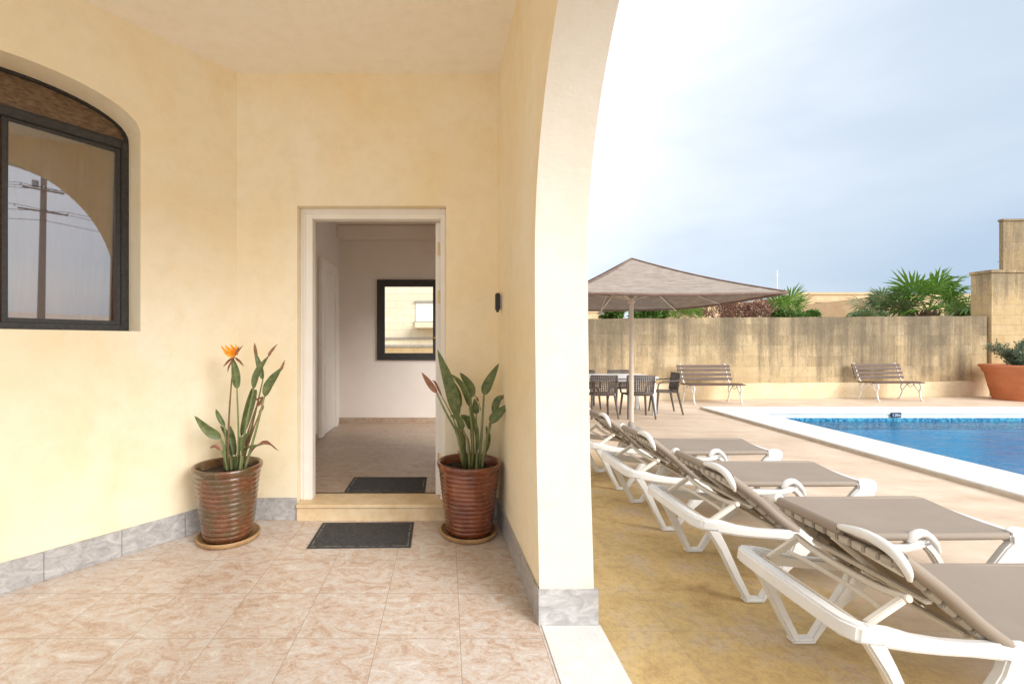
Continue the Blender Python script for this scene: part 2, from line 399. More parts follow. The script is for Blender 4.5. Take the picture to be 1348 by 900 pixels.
def water():
    m, nt, b = new_mat('pool_water')
    out = nt.nodes['Material Output']; nt.nodes.remove(b)
    tr = N(nt, 'ShaderNodeBsdfTransparent'); tr.inputs[0].default_value = (.60, .97, 1, 1)
    gl = N(nt, 'ShaderNodeBsdfGlossy'); gl.inputs['Roughness'].default_value = .03
    w = world_pos(nt, (.8, 1.9, 1))
    h = math_(nt, 'ADD', noise(nt, w, 1.7, 4, .6, 1.2), math_(nt, 'MULTIPLY', noise(nt, w, 6, 3, .5, .8), .30))
    bp = N(nt, 'ShaderNodeBump'); bp.inputs['Strength'].default_value = .8; bp.inputs['Distance'].default_value = .05
    nt.links.new(h, bp.inputs['Height']); nt.links.new(bp.outputs[0], gl.inputs['Normal'])
    fr = N(nt, 'ShaderNodeFresnel'); fr.inputs['IOR'].default_value = 1.27; nt.links.new(bp.outputs[0], fr.inputs['Normal'])
    mx = N(nt, 'ShaderNodeMixShader'); nt.links.new(fr.outputs[0], mx.inputs[0])
    nt.links.new(tr.outputs[0], mx.inputs[1]); nt.links.new(gl.outputs[0], mx.inputs[2])
    nt.links.new(mx.outputs[0], out.inputs['Surface'])
    return m
M['water'] = water()
M['sign_blue'] = simple('dark_blue_tile', (.012, .03, .085), rough=.3)
M['sign_white'] = simple('white_lettering', (.75, .78, .80), rough=.5)

# ------------------------------------------------------------------ mesh helpers
class MB:
    def __init__(s): s.v = []; s.f = []
    def add(s, vs, fs):
        o = len(s.v); s.v += [Vector(v) for v in vs]; s.f += [tuple(i+o for i in f) for f in fs]; return s
    def box(s, c, d, rot=None):
        hx, hy, hz = d[0]/2, d[1]/2, d[2]/2
        vs = [Vector((x, y, z)) for x in (-hx, hx) for y in (-hy, hy) for z in (-hz, hz)]
        if rot is not None:
            m = rot if isinstance(rot, Matrix) else Matrix.Rotation(rot, 3, 'Z'); vs = [m @ v for v in vs]
        return s.add([v + Vector(c) for v in vs], [(0,1,3,2), (4,6,7,5), (0,4,5,1), (2,3,7,6), (0,2,6,4), (1,5,7,3)])
    def bb(s, x0, x1, y0, y1, z0, z1):
        return s.box(((x0+x1)/2, (y0+y1)/2, (z0+z1)/2), (x1-x0, y1-y0, z1-z0))
    def bar(s, a, b, w, h, up=(0,0,1)):
        a = Vector(a); b = Vector(b); t = (b-a); L = t.length; t.normalize()
        u = t.cross(Vector(up));
        if u.length < 1e-4: u = t.cross(Vector((1,0,0)))
        u.normalize(); n = u.cross(t)
        m = Matrix((t, u, n)).transposed()
        return s.box((a+b)/2, (L, w, h), m)
    def tube(s, pts, r, seg=8, cap=True, flat=1.0, ph=0.0):
        pts = [Vector(p) for p in pts]; n = len(pts)
        rs = r if isinstance(r, (list, tuple)) else [r]*n
        vs = []; ref = None
        for i, p in enumerate(pts):
            t = (pts[min(i+1, n-1)] - pts[max(i-1, 0)]).normalized()
            if ref is None: ref = Vector((0,0,1)) if abs(t.z) < .9 else Vector((1,0,0))
            u = t.cross(ref)
            if u.length < 1e-4: u = t.cross(Vector((0,1,0)))
            u.normalize(); w = u.cross(t); ref = w
            for k in range(seg):
                a = 2*math.pi*k/seg + ph
                vs.append(p + u*math.cos(a)*rs[i] + w*math.sin(a)*rs[i]*flat)
        fs = []
        for i in range(n-1):
            for k in range(seg):
                k2 = (k+1) % seg
                fs.append((i*seg+k, i*seg+k2, (i+1)*seg+k2, (i+1)*seg+k))
        if cap:
            fs.append(tuple(range(seg))[::-1]); fs.append(tuple((n-1)*seg+k for k in range(seg)))
        return s.add(vs, fs)
    def lathe(s, prof, seg=48, c=(0,0,0)):
        vs = []; fs = []
        for (r, z) in prof:
            for k in range(seg):
                a = 2*math.pi*k/seg; vs.append(Vector((c[0]+r*math.cos(a), c[1]+r*math.sin(a), c[2]+z)))
        for i in range(len(prof)-1):
            for k in range(seg):
                k2 = (k+1) % seg; fs.append((i*seg+k, i*seg+k2, (i+1)*seg+k2, (i+1)*seg+k))
        return s.add(vs, fs)
    def prism(s, loops, mp, w0, w1):
        """loops of (u,v) in 2D (first outer, others holes), mp(u,v,w) -> 3D"""
        tris = tessellate_polygon([[Vector((u, v, 0)) for u, v in l] for l in loops])
        flat = [p for l in loops for p in l]; n = len(flat)
        vs = [Vector(mp(u, v, w0)) for u, v in flat] + [Vector(mp(u, v, w1)) for u, v in flat]
        fs = [tuple(t) for t in tris] + [tuple(i+n for i in reversed(t)) for t in tris]
        o = 0
        for l in loops:
            k = len(l)
            for i in range(k):
                j = (i+1) % k; fs.append((o+i, o+j, o+j+n, o+i+n))
            o += k
        return s.add(vs, fs)
    def ribbon(s, pts, ws, y0, y1):
        """thick polyline in the x-z plane between y0 and y1"""
        n = len(pts); L = []; Rr = []
        for i in range(n):
            a = Vector(pts[max(i-1, 0)]); b = Vector(pts[min(i+1, n-1)]); t = (b-a).normalized(); q = Vector((-t.y, t.x))
            w = ws[i]/2 if isinstance(ws, (list, tuple)) else ws/2
            L.append(Vector(pts[i]) + q*w); Rr.append(Vector(pts[i]) - q*w)
        vs = []
        for i in range(n):
            vs += [(L[i].x, y0, L[i].y), (Rr[i].x, y0, Rr[i].y), (Rr[i].x, y1, Rr[i].y), (L[i].x, y1, L[i].y)]
        fs = [(0,1,2,3), tuple((n-1)*4+k for k in (3,2,1,0))]
        for i in range(n-1):
            for k in range(4):
                k2 = (k+1) % 4; fs.append((i*4+k, (i+1)*4+k, (i+1)*4+k2, i*4+k2))
        return s.add(vs, fs)
    def build(s, name, mat, parent=None, smooth=False, bevel=0, bseg=2, auto=None, sub=0):
        me = bpy.data.meshes.new(name); me.from_pydata([tuple(v) for v in s.v], [], s.f); me.update()
        bm = bmesh.new(); bm.from_mesh(me)
        bmesh.ops.recalc_face_normals(bm, faces=bm.faces)
        if bevel:
            es = [e for e in bm.edges if len(e.link_faces) == 2 and e.calc_face_angle(0) > R(35)]
            bmesh.ops.bevel(bm, geom=es, offset=bevel, segments=bseg, affect='EDGES', clamp_overlap=True)
        bm.to_mesh(me); bm.free()
        if smooth or bevel:
            for p in me.polygons: p.use_smooth = True
            if not smooth or auto:
                try: me.set_sharp_from_angle(angle=R(auto or 40))
                except Exception: pass
        me.materials.append(mat)
        o = bpy.data.objects.new(name, me); COL.objects.link(o)
        if parent is not None: o.parent = parent
        if sub:
            md = o.modifiers.new('sub', 'SUBSURF'); md.levels = sub; md.render_levels = sub
        return o
def tag(o, label=None, cat=None, group=None, kind=None):
    if label: o['label'] = label
    if cat: o['category'] = cat
    if group: o['group'] = group
    if kind: o['kind'] = kind
    return o
def empty(name, loc, rz=0, **kw):
    o = bpy.data.objects.new(name, None); COL.objects.link(o); o.location = loc; o.rotation_euler = (0, 0, rz)
    o.empty_display_size = .1
    return tag(o, **kw)
def copy_tree(o, parent=None):
    c = o.copy(); COL.objects.link(c); c.parent = parent
    for ch in [x for x in bpy.data.objects if x.parent == o]: copy_tree(ch, c)
    return c

# ------------------------------------------------------------------ setting: ground, floors, pool
PX0n, PX0f = 5.16, 5.42      # outer west edge of the pool kerb near / far
def kx(Y, off=0): return 5.16 + (Y-4.0)*.045 + off
yf_o, yf_i = 9.75, 9.17
yn = -6.0
# terrace ground as one sheet with the pool cut out
mb = MB()
outer = [(-60, -40), (90, -40), (90, 140), (-60, 140)]
hole = [(kx(yn, .08), yn), (18.0, yn), (18.0, yf_o-.08), (kx(yf_o, .08), yf_o-.08)]
tr = tessellate_polygon([[Vector((u, v, 0)) for u, v in outer], [Vector((u, v, 0)) for u, v in hole]])
mb.add([(u, v, 0) for u, v in outer+hole], [tuple(t) for t in tr])
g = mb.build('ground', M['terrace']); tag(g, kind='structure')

# porch floor (tiles) and white threshold strip
def XL(t): return (-1.67-.609*t, 3.63-.793*t)     # along the angled wall from the corner
def XR(Y): return .465-.041*(Y-2.28)
mb = MB(); pts = [(-4.2, .35), (-4.2, -1.6), (.468, -1.6), (.468, 3.75), (-1.6, 3.75), (-1.9, 3.4)]
mb.prism([pts], lambda u, v, w: (u, v, w), .0, .016); o = mb.build('porch_floor', M['tile']); tag(o, kind='structure')
mb = MB()
for k in range(6):
    y1 = 2.27-k*.302; mb.bb(.4705, .765, y1-.30, y1, 0, .018)
o = mb.build('threshold_tiles', M['white_tile'], bevel=.002); tag(o, kind='structure')
FZ = .016
mb = MB(); mb.bb(-14, .46, -14, -1.605, 0, .008); mb.bb(-14, -4.205, -1.6, 3.0, 0, .008); o = mb.build('bounce_paving', M['tile']); tag(o, kind='structure')  # unseen paving, added to bounce light onto the porch ceiling
# indoor floor
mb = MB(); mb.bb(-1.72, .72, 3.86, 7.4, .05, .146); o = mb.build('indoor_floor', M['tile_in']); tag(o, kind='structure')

# pool: coping, basin, water
ZC = .055; ZW = -.155
pool = empty('swimming_pool', (8, 5, 0), label='rectangular swimming pool with white raised rim and blue water', cat='swimming pool')
def off(mbv, org=(8, 5, 0)):
    for v in mbv.v: v -= Vector(org)
    return mbv
mb = MB()
L = [(kx(yn), yn), (kx(yf_o), yf_o), (18.4, yf_o), (18.4, yf_i), (kx(yf_i, .78), yf_i), (kx(yn, .78), yn)]
mb.prism([L], lambda u, v, w: (u, v, w), -.02, ZC); off(mb).build('coping', M['coping'], pool, bevel=.008)
mb = MB()      # stained kerb face
def side_strip(off_, z0, z1, th): 
    return [(kx(yn, off_), yn), (kx(yf_o, off_), yf_o-off_*0), (kx(yf_o, off_-th), yf_o), (kx(yn, off_-th), yn)]
mb.prism([side_strip(0, 0, 0, .006)], lambda u, v, w: (u, v, w), -.01, ZC-.014); off(mb).build('kerb_face', M['coping_side'], pool)
mb = MB()
xi = .80
mb.prism([[(kx(yn, xi), yn), (kx(yf_i, xi), yf_i+.02), (18.2, yf_i+.02), (18.2, yf_i+.15), (kx(yf_i, xi-.12), yf_i+.15), (kx(yn, xi-.12), yn)]], lambda u, v, w: (u, v, w), -.33, -.095)
off(mb).build('waterline_tiles', M['mosaic'], pool)
mb = MB(); mb.prism([[(kx(yn, xi), yn), (kx(yf_i, xi), yf_i+.02), (18.2, yf_i+.02), (18.2, yf_i+.11), (kx(yf_i, xi-.1), yf_i+.11), (kx(yn, xi-.1), yn)]], lambda u, v, w: (u, v, w), -.0949, -.021)
off(mb).build('rim_wall', M['coping'], pool)
mb = MB(); mb.prism([[(kx(yn, xi)-.004, yn), (kx(yf_i, xi)-.004, yf_i+.024), (18.2, yf_i+.024), (18.2, yf_i+.14), (kx(yf_i, xi-.1), yf_i+.14), (kx(yn, xi-.1), yn)]], lambda u, v, w: (u, v, w), -1.42, -.331)
mb.bb(5.3, 18.2, yn, 9.4, -1.5, -1.4); mb.bb(18.1, 18.2, yn, 9.3, -1.5, 0); mb.bb(5.3, 18.2, yn-.1, yn, -1.5, 0)
off(mb).build('basin', M['pool'], pool)
mb = MB(); mb.add([(kx(yn, xi)-.02, yn, ZW), (18.15, yn, ZW), (18.15, yf_i+.03, ZW), (kx(yf_i, xi)-.02, yf_i+.03, ZW)], [(0,1,2,3)])
off(mb); w_ = mb.build('water', M['water'], pool)
# depth plaque on the far inner rim
pl = empty('depth_sign', P(1179.5, 549, yf_i-.01), label='small dark blue depth sign with white digits on the far pool rim', cat='sign')
MB().box((0, 0, .045), (.20, .02, .10)).build('plaque', M['sign_blue'], pl, bevel=.003)
def text(body, size, mat, parent, loc, ext=.001):
    cu = bpy.data.curves.new('lettering', 'FONT'); cu.body = body; cu.size = size; cu.extrude = ext
    cu.align_x = 'CENTER'; cu.align_y = 'CENTER'
    o = bpy.data.objects.new('lettering', cu)
    COL.objects.link(o); bpy.context.view_layer.update()
    me = bpy.data.meshes.new_from_object(o.evaluated_get(bpy.context.evaluated_depsgraph_get()))
    COL.objects.unlink(o); bpy.data.objects.remove(o)
    me.materials.clear(); me.materials.append(mat)
    q = bpy.data.objects.new('lettering', me); COL.objects.link(q); q.parent = parent
    q.rotation_euler = (R(90), 0, 0); q.location = loc
    return q
text('1.20m', .068, M['sign_white'], pl, (0, -.0115, .045))

# ------------------------------------------------------------------ the house
house = empty('house', (0, 0, 0), label='cream plastered house with tiled arched porch, doorway and arched window', cat='house')
ZCEIL = 3.56
TW = 3.4                              # angled wall's length
nx, ny = .793, -.609                  # its normal, into the porch
def awall(u, v, w):                   # w < 0 goes into the wall
    x, y = XL(u); return (x + nx*w, y + ny*w, v)
# window opening: segmental arch
W0, W1, ZS, ZSP, ZAP = .673, 1.86, 1.497, 2.83, 3.06
WC = (W0+W1)/2
def seg_arch(u0, u1, zs, za, n=20, top_first=True):
    c = (u0+u1)/2; hw = (u1-u0)/2; rise = za-zs; Rr = (hw*hw+rise*rise)/(2*rise); zc = za-Rr; a = math.asin(hw/Rr)
    return [(c+Rr*math.sin(-a+2*a*i/n), zc+Rr*math.cos(-a+2*a*i/n)) for i in range(n+1)]
def flat_arch(u0, u1, zs, za, n=24, p=2.5):   # basket arch: quick shoulders, flat crown
    c = (u0+u1)/2; hw = (u1-u0)/2
    return [(c-hw*math.cos(math.pi*i/n), zs+(za-zs)*(math.sin(math.pi*i/n))**.9) for i in range(n+1)]
holew = [(W0, ZS)] + [(W1, ZS)][:0] + flat_arch(W0, W1, ZSP, ZAP) + [(W1, ZS)]
mb = MB(); mb.prism([[(0, 0), (TW, 0), (TW, ZCEIL), (0, ZCEIL)], holew], awall, 0, -.42)
mb.build('wall', M['cream'], house)
# back wall with door opening
DX0, DX1, DZ = -1.19, -.006, 2.509
YB = 3.63
mb = MB(); mb.prism([[(-1.67, 0), (-1.67, ZCEIL), (.42, ZCEIL), (.42, 0), (DX1, 0), (DX1, DZ), (DX0, DZ), (DX0, 0)]], lambda u, v, w: (u, v+0, 0) and (u, w, v), YB, YB+.24)
mb.build('wall', M['cream'], house)
# arch wall
AC, AR, ASP = .98, 1.40, 1.89
arc = [(AC+AR*math.cos(a), ASP+AR*math.sin(a)) for a in [math.pi*i/40 for i in range(41)]]
loop = [(YB+.24, 0), (2.275, 0), (2.285, .2), (2.34, .8), (2.375, 1.5)] + arc + [(AC-AR, .2), (AC-AR, 0), (-1.6, 0), (-1.6, ZCEIL), (YB+.24, ZCEIL)]
def rw(u, v, w): return (XR(u) if w == 0 else w + (XR(u)-.465)*.3, u, v)
mb = MB(); mb.prism([loop], rw, 0, .738)
aw = mb.build('wall', M['cream'], house, smooth=True, auto=25)
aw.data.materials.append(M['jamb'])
for p in aw.data.polygons:           # the arch soffit and the outside take the greyer, less yellow plaster
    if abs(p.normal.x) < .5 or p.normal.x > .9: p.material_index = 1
# ceiling slab / roof
mb = MB(); mb.prism([[(-4.3, -.5), (.80, -.5), (.80, 7.7), (-2.1, 7.7), (-4.3, 1.2)]], lambda u, v, w: (u, v, w), ZCEIL, ZCEIL+.25)
mb.build('ceiling', M['ceil'], house)
# upper outside parapet
# interior shell
mb = MB()
mb.bb(-1.92, -1.72, 3.88, 7.5, .0, ZCEIL)
mb.build('wall', M['inner'], house)
IWx0, IWx1, IWz0, IWz1 = -1.08, -.13, 1.175, 2.395
mb = MB(); mb.prism([[(-1.9, 0), (.9, 0), (.9, ZCEIL), (-1.9, ZCEIL)], [(IWx0+.02, IWz0+.02), (IWx1-.02, IWz0+.02), (IWx1-.02, IWz1-.02), (IWx0+.02, IWz1-.02)]], lambda u, v, w: (u, w, v), 7.30, 7.62)
mb.build('wall', M['inner'], house)
mb = MB(); mb.prism([[(3.88, 0), (7.3, 0), (7.3, ZCEIL), (3.88, ZCEIL)], [(4.9, .16), (6.9, .16), (6.9, 2.6), (4.9, 2.6)]], lambda u, v, w: (w, u, v), .55, .74); mb.build('wall', M['inner'], house)  # side wall with an unseen opening, added to let daylight into the room
gd = MB(); gd.bb(.60, .66, 4.9, 4.97, .16, 2.6); gd.bb(.60, .66, 6.83, 6.9, .16, 2.6); gd.bb(.60, .66, 5.87, 5.94, .16, 2.6); gd.bb(.60, .66, 4.97, 6.83, 2.53, 2.6)
gd.build('window', M['black_frame'], house)  # frame of the added, unseen opening
MB().bb(-1.72, .55, 3.88, 7.3, 3.26, 3.45).build('ceiling', M['inner'], house)
mb = MB(); mb.bb(-1.72, .55, 7.12, 7.295, 3.06, 3.255); mb.build('ceiling_beam', M['inner'], house, bevel=.01)
mb = MB(); mb.bb(-1.715, .55, 7.28, 7.298, .146, .225); mb.build('skirting', M['tile_in'], house)
mb = MB(); mb.bb(-1.719, -1.70, 5.0, 6.0, .146, .225); mb.build('skirting', M['tile_in'], house)
# interior side door with casing
dr = MB().bb(-1.715, -1.69, 6.22, 6.88, .15, 2.42).build('door', M['white_wood'], house, bevel=.004)
fr = MB(); fr.bb(-1.715, -1.665, 6.08, 6.22, .147, 2.56); fr.bb(-1.715, -1.665, 6.88, 7.02, .147, 2.56); fr.bb(-1.715, -1.665, 6.22, 6.88, 2.42, 2.56)
fr.build('frame', M['white_wood'], dr, bevel=.006)
mb = MB(); mb.bb(-1.695, -1.683, 6.32, 6.78, .4, 1.1); mb.bb(-1.695, -1.683, 6.32, 6.78, 1.3, 2.25); mb.build('panel', M['white_wood'], dr, bevel=.005)
# interior window
iw = MB()
t = .055
iw.bb(IWx0-.03, IWx0+.09, 7.26, 7.33, IWz0-.03, IWz1+.03); iw.bb(IWx1-.09, IWx1+.03, 7.26, 7.33, IWz0-.03, IWz1+.03)
iw.bb(IWx0+.09, IWx1-.09, 7.26, 7.33, IWz1-.08, IWz1+.03); iw.bb(IWx0+.09, IWx1-.09, 7.26, 7.33, IWz0-.03, IWz0+.08)
wi = iw.build('window', M['black_frame'], house, bevel=.004)
MB().bb(IWx0+.08, IWx1-.08, 7.29, 7.296, IWz0+.06, IWz1-.06).build('pane', M['glass'], wi)
# skirting tiles of the porch
def skirt_run(p0, p1, n, hgt=.172, th=.012, mat='skirt'):
    p0 = Vector(p0); p1 = Vector(p1); L_ = (p1-p0).length; d = (p1-p0)/L_; q = Vector((-d.y, d.x)); k = 0; mb = MB(); s = 0
    while s < L_-.002:
        e = min(s+.392, L_)
        a = p0+d*(s+.0015); b = p0+d*(e-.0015); c = (a+b)/2 + q*th/2
        ang = math.atan2(d.y, d.x)
        mb.box((c.x, c.y, FZ+hgt/2), ((b-a).length, th, hgt), ang); s = e
    return mb
mbs = skirt_run(XL(0), XL(TW), 1); 
# offset direction must face the porch
def skirt(p0, p1, hgt=.172):
    m_ = skirt_run(p0, p1, 1, hgt)
    return m_
skirt(XL(TW), XL(0.01)).v
def put(mb): mb.build('skirting', M['skirt'], house, bevel=.002)
put(skirt_run(XL(0.0), XL(TW), 1, th=.012))
put(skirt_run((DX0, YB), (-1.67, YB), 1, th=.012))
put(skirt_run((.41, YB), (DX1+.012, YB), 1, th=.012))
put(skirt_run((XR(2.28), 2.28), (XR(YB), YB), 1, th=.012))
mb = MB(); mb.bb(XR(2.28)-.010, .755, 2.262, 2.30, FZ, .188); mb.build('skirting', M['skirt'], house, bevel=.003)
# door step
mb = MB(); mb.bb(DX0+.002, DX1-.002, YB-.03, YB+.10, 0, .118); mb.bb(DX0+.002, DX1-.002, YB-.045, YB+.26, .1185, .146)
mb.build('door_step', M['limestone_step'], house, bevel=.005)
# door frame
mb = MB(); YD = YB+.07
mb.bb(DX0+.001, DX0+.10, YD, YD+.09, .147, DZ-.001); mb.bb(DX1-.045, DX1-.001, YD, YD+.09, .147, DZ-.001); mb.bb(DX0+.10, DX1-.045, YD, YD+.09, DZ-.085, DZ-.001)
df = mb.build('door_frame', M['white_wood'], house, bevel=.004)
mb = MB(); mb.bb(DX0+.03, DX0+.045, YD-.012, YD, .147, DZ-.04); mb.bb(DX0+.03, DX1-.02, YD-.012, YD, DZ-.045, DZ-.03)
mb.build('moulding', M['white_wood'], df, bevel=.003)
# open door leaf swung inwards on the right
lf = MB().bb(-.092, -.050, YD+.095, YD+1.02, .152, DZ-.09).build('door', M['white_wood'], house, bevel=.003)
for z in (2.2, 1.80, .45):
    mb = MB(); mb.bb(-.076, -.062, YD+.091, YD+.0945, z-.055, z+.055); mb.tube([(-.048, YD+.088, z-.05), (-.048, YD+.088, z+.05)], .006, 8); mb.build('hinge', M['brass'], lf)
mb = MB(); mb.tube([(-.092, YD+.93, 1.47), (-.14, YD+.93, 1.47), (-.145, YD+.83, 1.47)], .008, 8); mb.box((-.094, YD+.93, 1.45), (.006, .04, .16)); mb.build('handle', M['brass'], lf, smooth=True, auto=40)
# arched window on the angled wall
win = empty('window', (0, 0, 0)); win.parent = house
E = -.21
def fbar(mb, u0, u1, v0, v1, w0, w1):
    mb.prism([[(u0, v0), (u1, v0), (u1, v1), (u0, v1)]], awall, w0, w1)
mb = MB(); ft = .045
g0 = W0+.001; g1 = W1-.001
fbar(mb, g0, g0+ft, ZS+.001, ZSP+.0, E, E-.07); fbar(mb, g1-ft, g1, ZS+.001, ZSP, E, E-.07)
fbar(mb, g0+ft, g1-ft, ZS+.001, ZS+ft, E, E-.07); fbar(mb, g0+ft, g1-ft, ZSP-ft-.01, ZSP, E, E-.07)
mb.build('frame', M['black_frame'], win, bevel=.005)
mb = MB()
UM = 1.325
for (a, b) in ((g0+ft, UM-.0), (UM, g1-ft)):
    s_ = .030; z0, z1 = ZS+ft, ZSP-ft-.01; w0 = E-.012 if a < 1 else E-.035; w1 = w0-.028
    fbar(mb, a+.001, a+s_, z0+.001, z1-.001, w0, w1); fbar(mb, b-s_, b-.001, z0+.001, z1-.001, w0, w1); fbar(mb, a+s_, b-s_, z0+.001, z0+s_, w0, w1); fbar(mb, a+s_, b-s_, z1-s_, z1-.001, w0, w1)
mb.build('sash', M['black_frame'], win, bevel=.003)
mb = MB()      # pane given a slight tilt to shift its reflection of the arch
ua, ub, va, vb = g0+ft+.03, UM-.03, ZS+ft+.03, ZSP-ft-.04
TA, TV = math.tan(R(2.4)), math.tan(R(1.9))
def pane_pt(u, v, w): return awall(u, v, E-.030+w+(u-(ua+ub)/2)*TA+(v-(va+vb)/2)*TV)
mb.prism([[(ua, va), (ub, va), (ub, vb), (ua, vb)]], pane_pt, 0, -.005); mb.build('pane', M['mirror_glass'], win)
mb = MB(); fbar(mb, UM+.03, g1-ft-.03, ZS+ft+.03, ZSP-ft-.04, E-.050, E-.055); mb.build('pane', M['mirror_glass'], win)
ar = flat_arch(W0+.001, W1-.001, ZSP+.001, ZAP-.001)
mb = MB(); mb.prism([ar], awall, E-.03, E-.05); mb.build('upper_panel', M['brown_board'], win)
mb = MB(); arin = flat_arch(W0+.02, W1-.02, ZSP+.012, ZAP-.018)
mb.prism([ar, arin], awall, E-.005, E-.029); mb.build('arch_trim', M['black_frame'], win)
# curtain behind the panes
cv = []; cf = []; nC = 90
for i in range(nC+1):
    u = W0+.02+(W1-W0-.04)*i/nC
    for z in (ZS, 2.2, ZSP):
        ww = E-.16+.055*math.sin(i*.42+z*2.2)+.014*math.sin(i*1.3)
        cv.append(awall(u+(.05*math.sin(i*.2) if z < 2 else 0), z, ww))
for i in range(nC):
    for k in range(2): cf.append((i*3+k, (i+1)*3+k, (i+1)*3+k+1, i*3+k+1))
MB().add(cv, cf).build('curtain', M['curtain'], win, smooth=True)
# dark room behind the window
mb = MB(); mb.prism([[(.3, 1.2), (2.3, 1.2), (2.3, 3.3), (.3, 3.3)]], awall, -.70, -.75); mb.build('room_wall', M['inner'], win)

# ------------------------------------------------------------------ small porch things
bx = empty('wall_box', (XR(3.46), 3.46, 1.73), label='small black box fixed to the wall to the right of the doorway', cat='wall light')
mb = MB(); mb.box((-.030, 0, 0), (.034, .07, .13)); mb.build('case', M['black_plastic'], bx, bevel=.006)
mb = MB(); mb.box((-.0065, 0, 0), (.013, .05, .09)); mb.build('bracket', M['grey_metal'], bx, bevel=.002)
mb = MB(); mb.tube([(-.03, 0, -.066), (-.03, 0, -.078)], .011, 12); mb.build('sensor', M['black_plastic'], bx, smooth=True, auto=40)
def doormat(loc, rz, w, d, label):
    e = empty('doormat', loc, rz, label=label, cat='doormat')
    mb = MB(); n = 20
    vs = []; 
    mb.bb(-w/2+.03, w/2-.03, -d/2+.03, d/2-.03, 0, .008); mb.build('pile', M['mat_rubber'], e, bevel=.002)
    mb = MB(); mb.prism([[(-w/2, -d/2), (w/2, -d/2), (w/2, d/2), (-w/2, d/2)], [(-w/2+.018, -d/2+.018), (w/2-.018, -d/2+.018), (w/2-.018, d/2-.018), (-w/2+.018, d/2-.018)]], lambda u, v, q: (u, v, q), 0, .006)
    mb.build('rubber_rim', M['mat_rubber'], e, bevel=.001)
    mb = MB(); mb.prism([[(-w/2+.018, -d/2+.018), (w/2-.018, -d/2+.018), (w/2-.018, d/2-.018), (-w/2+.018, d/2-.018)], [(-w/2+.03, -d/2+.03), (w/2-.03, -d/2+.03), (w/2-.03, d/2-.03), (-w/2+.03, d/2-.03)]], lambda u, v, q: (u, v, q), 0, .0045)
    mb.build('border_line', M['mat_edge'], e)
doormat((-.605, 3.335, FZ+.0005), R(1.2), .71, .44, 'grey doormat with worn light border lying on the porch tiles before the step')
doormat((-.53, 4.10, .1465), R(0), .69, .42, 'black doormat lying inside on the indoor floor beyond the doorway')

def pot(loc, matk, label, seed, r0=.16, r1=.235, h=.52, nr=12, group='glazed plant pots beside the doorway'):
    e = empty('plant_pot', loc, label=label, cat='plant pot', group=group)
    prof = [(0, .004), (r0-.02, .004), (r0, .012)]
    n = 96
    for i in range(n+1):
        t_ = i/n; z = .02+t_*(h-.075); rr = r0+(r1-.018-r0)*(t_**.85)
        ph = (t_*nr) % 1.0
        rr += .0060*math.sin(math.pi*ph)**.8
        prof.append((rr, z))
    prof += [(r1-.014, h-.05), (r1-.004, h-.040), (r1+.003, h-.022), (r1+.003, h-.006), (r1-.004, h), (r1-.018, h-.002), (r1-.026, h-.02), (r1-.034, h-.075)]
    mb = MB(); mb.lathe(prof, 72)
    rnd = random.Random(seed)
    for v in mb.v:
        a = math.atan2(v.y, v.x); k = 1+.006*math.sin(3*a+v.z*7+seed)+.004*math.sin(9*a+v.z*25); v.x *= k; v.y *= k
        if .03 < v.z < h-.08: v.z += .003*math.sin(2*a+seed)+.0014*math.sin(5*a+seed*2+v.z*9)
    mb.build('pot_body', M[matk], e, smooth=True)
    mb = MB(); vs = [(0, 0, h-.055)]; ring = 40; rows = 8
    for j in range(1, rows+1):
        for k in range(ring):
            a = 2*math.pi*k/ring; rr = (r1-.028)*j/rows
            vs.append((rr*math.cos(a), rr*math.sin(a), h-.062+rnd.uniform(-.006, .010)))
    fs = [(0, 1+k, 1+(k+1) % ring) for k in range(ring)]
    for j in range(rows-1):
        for k in range(ring):
            k2 = (k+1) % ring; fs.append((1+j*ring+k, 1+(j+1)*ring+k, 1+(j+1)*ring+k2, 1+j*ring+k2))
    mb.add(vs, fs).build('soil', M['soil'], e, smooth=True)
    return e
def saucer(loc, r, label):
    mb = MB(); mb.lathe([(0, .0), (r-.02, 0), (r-.008, .006), (r, .032), (r-.004, .038), (r-.014, .036), (r-.022, .014), (0, .012)], 64)
    o = mb.build('pot_saucer', M['saucer'], smooth=True); o.location = loc; tag(o, label, 'saucer', 'clay saucers under the pots')
PLx, PLy = -1.575, 3.285
PRx, PRy = .165, 3.365
saucer((PLx+.005, PLy, FZ+.001), .215, 'clay saucer under the mottled brown green pot left of the doorway')
saucer((PRx-.005, PRy-.0, FZ+.001), .212, 'clay saucer under the red brown pot right of the doorway')
pot((PLx, PLy, FZ+.014), 'glaze_brown', 'ribbed glazed pot mottled brown and green left of the doorway', 1, r1=.232, nr=13)
pot((PRx, PRy, FZ+.014), 'glaze_red', 'ribbed glossy red brown pot right of the doorway', 4, r1=.236, nr=14)

